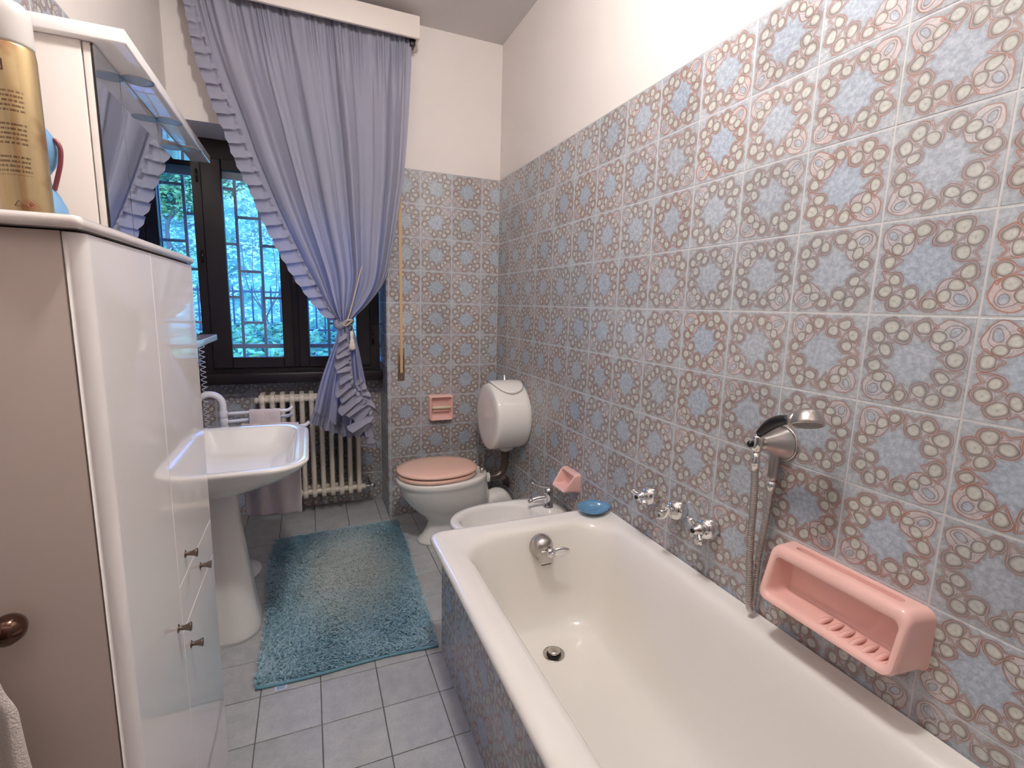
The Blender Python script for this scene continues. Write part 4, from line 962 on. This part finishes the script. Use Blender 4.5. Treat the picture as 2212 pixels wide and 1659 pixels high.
def knob(y, z, d):
    ob('knob', *lathe([(.0085, 0), (.0085, .0015), (.0045, .003), (.0042, .006), (.0055, .013), (.0085, .021), (.0095, .0225), (.009, .0235), (.0, .024)], (cx1 - .0005, y, z), (1, 0, 0), 20), GUN, d)
d = door('door', c0, -2.0035, .05, 1.4770, rc=.021); knob(-2.038, .732, d)
d = door('door', -2.002, c1, .8022, 1.4770); knob(-1.938, .844, d)
d = door('drawer', -2.002, c1, .7005, .8005); knob(-1.81, .748, d)
d = door('door', -2.002, c1, .05, .699); knob(-1.952, .636, d)
o = ob('top_slab', *slab(-W + .001, cx1 + .006, c0 - .020, c1 + .006, 1.4800, 1.4970, .010, .005), mat('slab_white', S((230, 220, 214)), .15, coat=.5), tc_); fixn(o); wnorm(o)
ob('shadow_gap', *box(-W + .002, cx1 - .008, c0 + .006, c1 - .004, 1.4776, 1.4802), DARK, tc_, smooth=False)
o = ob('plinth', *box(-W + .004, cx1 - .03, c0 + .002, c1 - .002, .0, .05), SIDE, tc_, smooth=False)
# ball knob on the near side with a towel hung over it
ob('ball_knob', *lathe([(.006, -.002), (.006, .003), (.006, .005), (.010, .007), (.0175, .014), (.0205, .025), (.0175, .037), (.010, .044), (.0, .047)], (-1.568, c0, .954), (0, -1, 0), 40), mat('bronze_ball', S((92, 66, 56)), .12, .85), tc_)['label'] = 'dark bronze ball knob'
rows = []
for i, t in enumerate(np.linspace(0, 1, 60)):
    z = .956 - .86 * t; r = []
    xr = np.interp(t, [0, .06, .10, .105, .2, .4, 1], [-1.589, -1.571, -1.565, -1.556, -1.552, -1.540, -1.50]); xl = -1.64 - .05 * t
    for u in np.linspace(0, 1, 40):
        x = xl + (xr - xl) * u
        yy = c0 - .048 - .012 * math.sin(PI * u) - .009 * math.sin(u * 15 + t * 3) * min(1, t * 6) - .010 * t
        r.append((x, yy, z + .012 * math.sin(u * 8) * t))
    rows.append(np.array(r))
o = ob('white_towel', *grid(rows), mat('white_towel_cloth', S((226, 214, 206)), .95, bump=(400, 1., .004))); so = o.modifiers.new('t', 'SOLIDIFY'); so.thickness = .007; subsurf(o, 1)
meta(o, 'white towel hanging by the ball knob at the left picture edge', 'towel')

# spray can
zt = 1.497
sx0, sy0 = -1.5405, -2.20
can = thing('spray_can', (sx0, sy0, zt), 'gold aerosol can with white cap on top of the tall cabinet', 'spray can')
def gold():
    m = mat('gold_lacquer', S((206, 182, 138)), .26, .8); nt = m.node_tree; g = G(nt); b = nt.nodes['Principled BSDF']
    t = nt.nodes.new('ShaderNodeTexCoord'); s = nt.nodes.new('ShaderNodeSeparateXYZ'); nt.links.new(t.outputs['Object'], s.inputs[0])
    n = nt.nodes.new('ShaderNodeTexNoise'); n.inputs['Scale'].default_value = 22; nt.links.new(t.outputs['Object'], n.inputs['Vector'])
    c = g.mix(g.step(n.outputs['Fac'], .52, .72), S((208, 184, 140)), S((170, 128, 92)))
    # a panel of fine print: rows too small to read
    mp = nt.nodes.new('ShaderNodeTexNoise'); mp.inputs['Scale'].default_value = 1; cv = nt.nodes.new('ShaderNodeCombineXYZ')
    nt.links.new(g.mul(s.outputs[0], 420.), cv.inputs[0]); nt.links.new(g.m('FLOOR', g.mul(s.outputs[2], 170.)), cv.inputs[2]); nt.links.new(cv.outputs[0], mp.inputs['Vector'])
    rowm = g.step(g.ab(g.sub(g.m('FRACT', g.mul(s.outputs[2], 170.)), .5)), .28, .18)
    zone = g.mul(g.mul(g.step(s.outputs[2], .055, .058), g.step(s.outputs[2], .168, .160)), g.mul(g.step(s.outputs[0], .019, .016), g.step(s.outputs[0], -.02, -.018)))
    gap = g.step(g.m('FRACT', g.mul(s.outputs[2], 24.)), .22, .30)
    pr_ = g.mul(g.mul(rowm, g.step(mp.outputs['Fac'], .42, .5)), g.mul(zone, gap))
    c = g.mix(g.mul(pr_, .75), c, S((92, 66, 40))); nt.links.new(c, b.inputs['Base Color']); return m
ob('can_body', *lathe([(.0, 0), (.0255, 0), (.0272, .002), (.0275, .006), (.0275, .213), (.0268, .220), (.0262, .224), (.0, .225)], (sx0, sy0, zt), n=64), gold(), can)
ob('cap', *lathe([(.0262, .223), (.0268, .227), (.0268, .258), (.0258, .269), (.021, .277), (.012, .281), (.0, .282)], (sx0, sy0, zt), n=48), mat('cap_white', S((228, 222, 216)), .35), can)
def on_can(u, h, r=.0279): return (sx0 + r * math.sin(u), sy0 - r * math.cos(u), zt + h)
def poly_on_can(pts, u0, h0, wd, m, name):
    P = [on_can(u0 + a / .0279, h0 + b) for a, b in pts]; P2 = []
    n_ = len(P)
    for i in range(n_):
        a, b = Vector(pts[i]), Vector(pts[(i + 1) % n_])
        for k in range(4): q = a.lerp(b, k / 4); P2.append(on_can(u0 + q.x / .0279, h0 + q.y))
    return tube(P2, wd, 5, closed=True)
INK = mat('print_ink', S((96, 66, 44)), .5); RINK = mat('hazard_red', S((176, 84, 70)), .5)
ob('hazard_diamond', *poly_on_can([(0, -.0048), (.0048, 0), (0, .0048), (-.0048, 0)], .50, .0195, .0005, RINK, 'd'), RINK, can)
ob('flame_mark', *merge(lathe([(.0014, 0), (.0017, .0008), (.0009, .0026), (.0, .0036)], on_can(.50, .0178, .0276), n=8)), INK, can)
ob('recycling_triangle', *poly_on_can([(-.0045, -.003), (.0045, -.003), (0, .0045)], .06, .0195, .0004, INK, 't'), INK, can)
fc = bpy.data.curves.new('letter', 'FONT'); fc.body = 'd'; fc.size = .020; tmp = bpy.data.objects.new('letter', fc); COL.objects.link(tmp); dg = bpy.context.evaluated_depsgraph_get(); dg.update()
tm = bpy.data.meshes.new_from_object(tmp.evaluated_get(dg)); bpy.data.objects.remove(tmp)
ob('printed_letter', [on_can(-.23 + v.co.x / .0279, .186 + v.co.y, .0277) for v in tm.vertices], [list(p.vertices) for p in tm.polygons], INK, can, smooth=False)

# blue bottle with maroon loop handle
bl = thing('blue_bottle', (-1.555, -2.105, zt), 'pale blue rounded bottle with maroon loop handle behind the gold can', 'bottle')
BLU = mat('sky_blue_plastic', S((112, 156, 196)), .3)
ob('bottle_body', *lathe([(.0, 0), (.026, 0), (.0285, .004), (.0285, .018), (.026, .034), (.019, .052), (.012, .064), (.009, .080), (.010, .090), (.0, .091)], (-1.556, -2.105, zt), n=40), BLU, bl)
ob('bottle_head', *lathe([(.0, .078), (.010, .082), (.018, .096), (.0225, .116), (.021, .136), (.012, .150), (.0, .153)], (-1.556, -2.105, zt), n=40), BLU, bl)
ob('loop_handle', *tube(catmull([(-1.540, -2.107, zt + .134), (-1.533, -2.109, zt + .133), (-1.528, -2.110, zt + .121), (-1.530, -2.110, zt + .100), (-1.536, -2.109, zt + .078), (-1.542, -2.107, zt + .060)], 7), .0032, 12), mat('maroon_plastic', S((128, 62, 70)), .3), bl)

# coiled cord below the cabinet shelf
P = []
for k in range(17 * 14):
    t = k / (17 * 14); a = t * 17 * 2 * PI; cxp, cyp, czp = -1.712 + .004 * t, -.115, 1.14 - .46 * t
    P.append((cxp + .012 * math.cos(a), cyp + .012 * math.sin(a), czp))
co = thing('coiled_cord', (-1.71, -.115, .66), 'white coiled cord hanging down beside the edge of the tall cabinet', 'cord')
ob('coil', *tube(P, .0024, 6), WHITEP, co); ob('wall_socket', *box(-W + .0, -1.775, -.155, -.075, 1.12, 1.21, .006), WHITEP, co)
ob('lead', *tube(catmull([(-1.776, -.115, 1.16), (-1.75, -.115, 1.165), (-1.705, -.115, 1.15), (-1.70, -.115, 1.14)], 5), .0024, 6), WHITEP, co)
ob('lower_plug', *tube([(-1.706, -.115, .68), (-1.706, -.115, .655)], .010, 10), WHITEP, co)

# ------------------------------------------------------------ bath mat
mt = thing('bath_mat', (-1.06, -.73, 0), 'shaggy teal blue bath mat with faded grey centre on the floor', 'bath mat')
ca, cb, cc_, cd_ = np.array([-1.404, -1.335]), np.array([-.742, -1.338]), np.array([-.690, -.105]), np.array([-1.416, -.140])
def mp_(s, t):
    s = np.asarray(s)[..., None]; t = np.asarray(t)[..., None]
    p = (ca * (1 - s) + cb * s) * (1 - t) + (cd_ * (1 - s) + cc_ * s) * t
    wv = .006 * np.sin(t * 9 + 1) * (s - .5) * 2
    return p + np.concatenate([wv, .006 * np.sin(s * 7) * (t - .5) * 2], -1)
def mat_col(name, dark):
    m = fabric(name, S((84, 132, 150)), .42, 300); nt = m.node_tree; g = G(nt); b = nt.nodes['Principled BSDF']
    q = nt.nodes.new('ShaderNodeTexCoord'); s = nt.nodes.new('ShaderNodeSeparateXYZ'); nt.links.new(q.outputs['Object'], s.inputs[0])
    n = nt.nodes.new('ShaderNodeTexNoise'); n.inputs['Scale'].default_value = 4; n.inputs['Detail'].default_value = 5; nt.links.new(q.outputs['Object'], n.inputs['Vector'])
    n2 = nt.nodes.new('ShaderNodeTexNoise'); n2.inputs['Scale'].default_value = 90; n2.inputs['Detail'].default_value = 2; nt.links.new(q.outputs['Object'], n2.inputs['Vector'])
    d = g.hyp(g.mul(g.sub(s.outputs[0], .03), 1 / .30), g.mul(g.sub(s.outputs[1], .12), 1 / .52))
    f = g.step(g.add(d, g.mul(g.sub(n.outputs['Fac'], .5), .9)), 1.15, .35)
    c = g.mix(g.step(n.outputs['Fac'], .35, .65), S((168, 208, 222)), S((200, 228, 238)))
    c = g.mix(g.mul(f, .9), c, S((232, 236, 232)))
    c = g.mix(g.mul(g.step(n2.outputs['Fac'], .45, .68), .55), c, S((236, 244, 248)))
    c = g.mix(g.mul(g.step(n2.outputs['Fac'], .45, .30), .55), c, S((96, 146, 166)))
    nt.links.new(c, b.inputs['Base Color']); nt.links.new(c, nt.nodes['Translucent BSDF'].inputs[0]); return m
PILE = mat_col('mat_pile', 0)
ss_, tt_ = np.meshgrid(np.linspace(0, 1, 40), np.linspace(0, 1, 60)); Q = mp_(ss_, tt_)
hgt = .007 + 0 * ss_; V = np.concatenate([np.concatenate([Q, (hgt)[..., None]], -1).reshape(-1, 3), np.concatenate([Q, (0 * hgt + .0006)[..., None]], -1).reshape(-1, 3)])
n = 40; m_ = 60; F = [[j * n + i, j * n + i + 1, (j + 1) * n + i + 1, (j + 1) * n + i] for j in range(m_ - 1) for i in range(n - 1)]
F += [[q + n * m_ for q in f[::-1]] for f in F]
ob('backing', V, F, PILE, mt, loc=(-1.06, -.73, 0))
N = 48000; s = rng.uniform(.004, .996, N); t = rng.uniform(.012, .996, N); B0 = mp_(s, t)
lean = np.stack([np.sin(t * 7 + s * 5) * .006 + rng.normal(0, .006, N), -.004 + np.cos(s * 6 - t * 4) * .006 + rng.normal(0, .006, N)], 1)
crush = np.exp(-(((B0[:, 0] + 1.03) / .22) ** 2 + ((B0[:, 1] + .61) / .42) ** 2)); hh = rng.uniform(.004, .018, N) * (1 - .35 * crush)
lean = np.clip(lean * 1.1 + rng.normal(0, .003, (N, 2)), -.012, .012); w2 = .0026; wx = np.stack([-lean[:, 1], lean[:, 0]], 1); wx = wx / (np.hypot(*wx.T)[:, None] + 1e-6) * w2
z0 = np.full(N, .006) + rng.uniform(0, .004, N)
T1 = B0 + lean * .6; T2 = B0 + lean * 1.7
P = np.stack([np.c_[B0 - wx, z0], np.c_[B0 + wx, z0], np.c_[T1 + wx, z0 + hh * .7], np.c_[T2 + wx * .5, z0 + hh], np.c_[T2 - wx * .5, z0 + hh], np.c_[T1 - wx, z0 + hh * .7]], 1).reshape(-1, 3)
me = bpy.data.meshes.new('pile'); k = np.arange(N) * 6
F = np.stack([np.stack([k, k + 1, k + 2, k + 5], 1), np.stack([k + 5, k + 2, k + 3, k + 4], 1)], 1).reshape(-1)
me.vertices.add(6 * N); me.vertices.foreach_set('co', (P - np.array([-1.06, -.73, 0])).ravel()); me.loops.add(8 * N); me.loops.foreach_set('vertex_index', F); me.polygons.add(2 * N); me.polygons.foreach_set('loop_start', np.arange(2 * N) * 4); me.polygons.foreach_set('loop_total', np.full(2 * N, 4)); me.materials.append(PILE); me.update(calc_edges=True); me.validate()
o = bpy.data.objects.new('pile', me); COL.objects.link(o); o.parent = mt; o['kind'] = 'stuff'
for a, b, nm in (((0, 0), (1, 0), 'near_hem'), ((0, 1), (1, 1), 'far_hem')):
    P = [(*mp_(a[0] + (b[0] - a[0]) * u, a[1] + (b[1] - a[1]) * u), .007) for u in np.linspace(0, 1, 40)]
    ob('hem', *tube(P, .0058, 8), mat('mat_binding_' + nm[:4], S((112, 158, 176)), .9, bump=(400, .6)), mt)
lb = ob('sewn_label', *box(-1.345, -1.303, -1.368, -1.336, .0008, .0022), mat('label_cloth', S((196, 206, 220)), .8), mt, smooth=False); lb['label'] = 'small white sewn label'
ob('label_print', *box(-1.338, -1.312, -1.362, -1.345, .0022, .0026), mat('label_ink', S((150, 170, 200)), .8), mt, smooth=False)
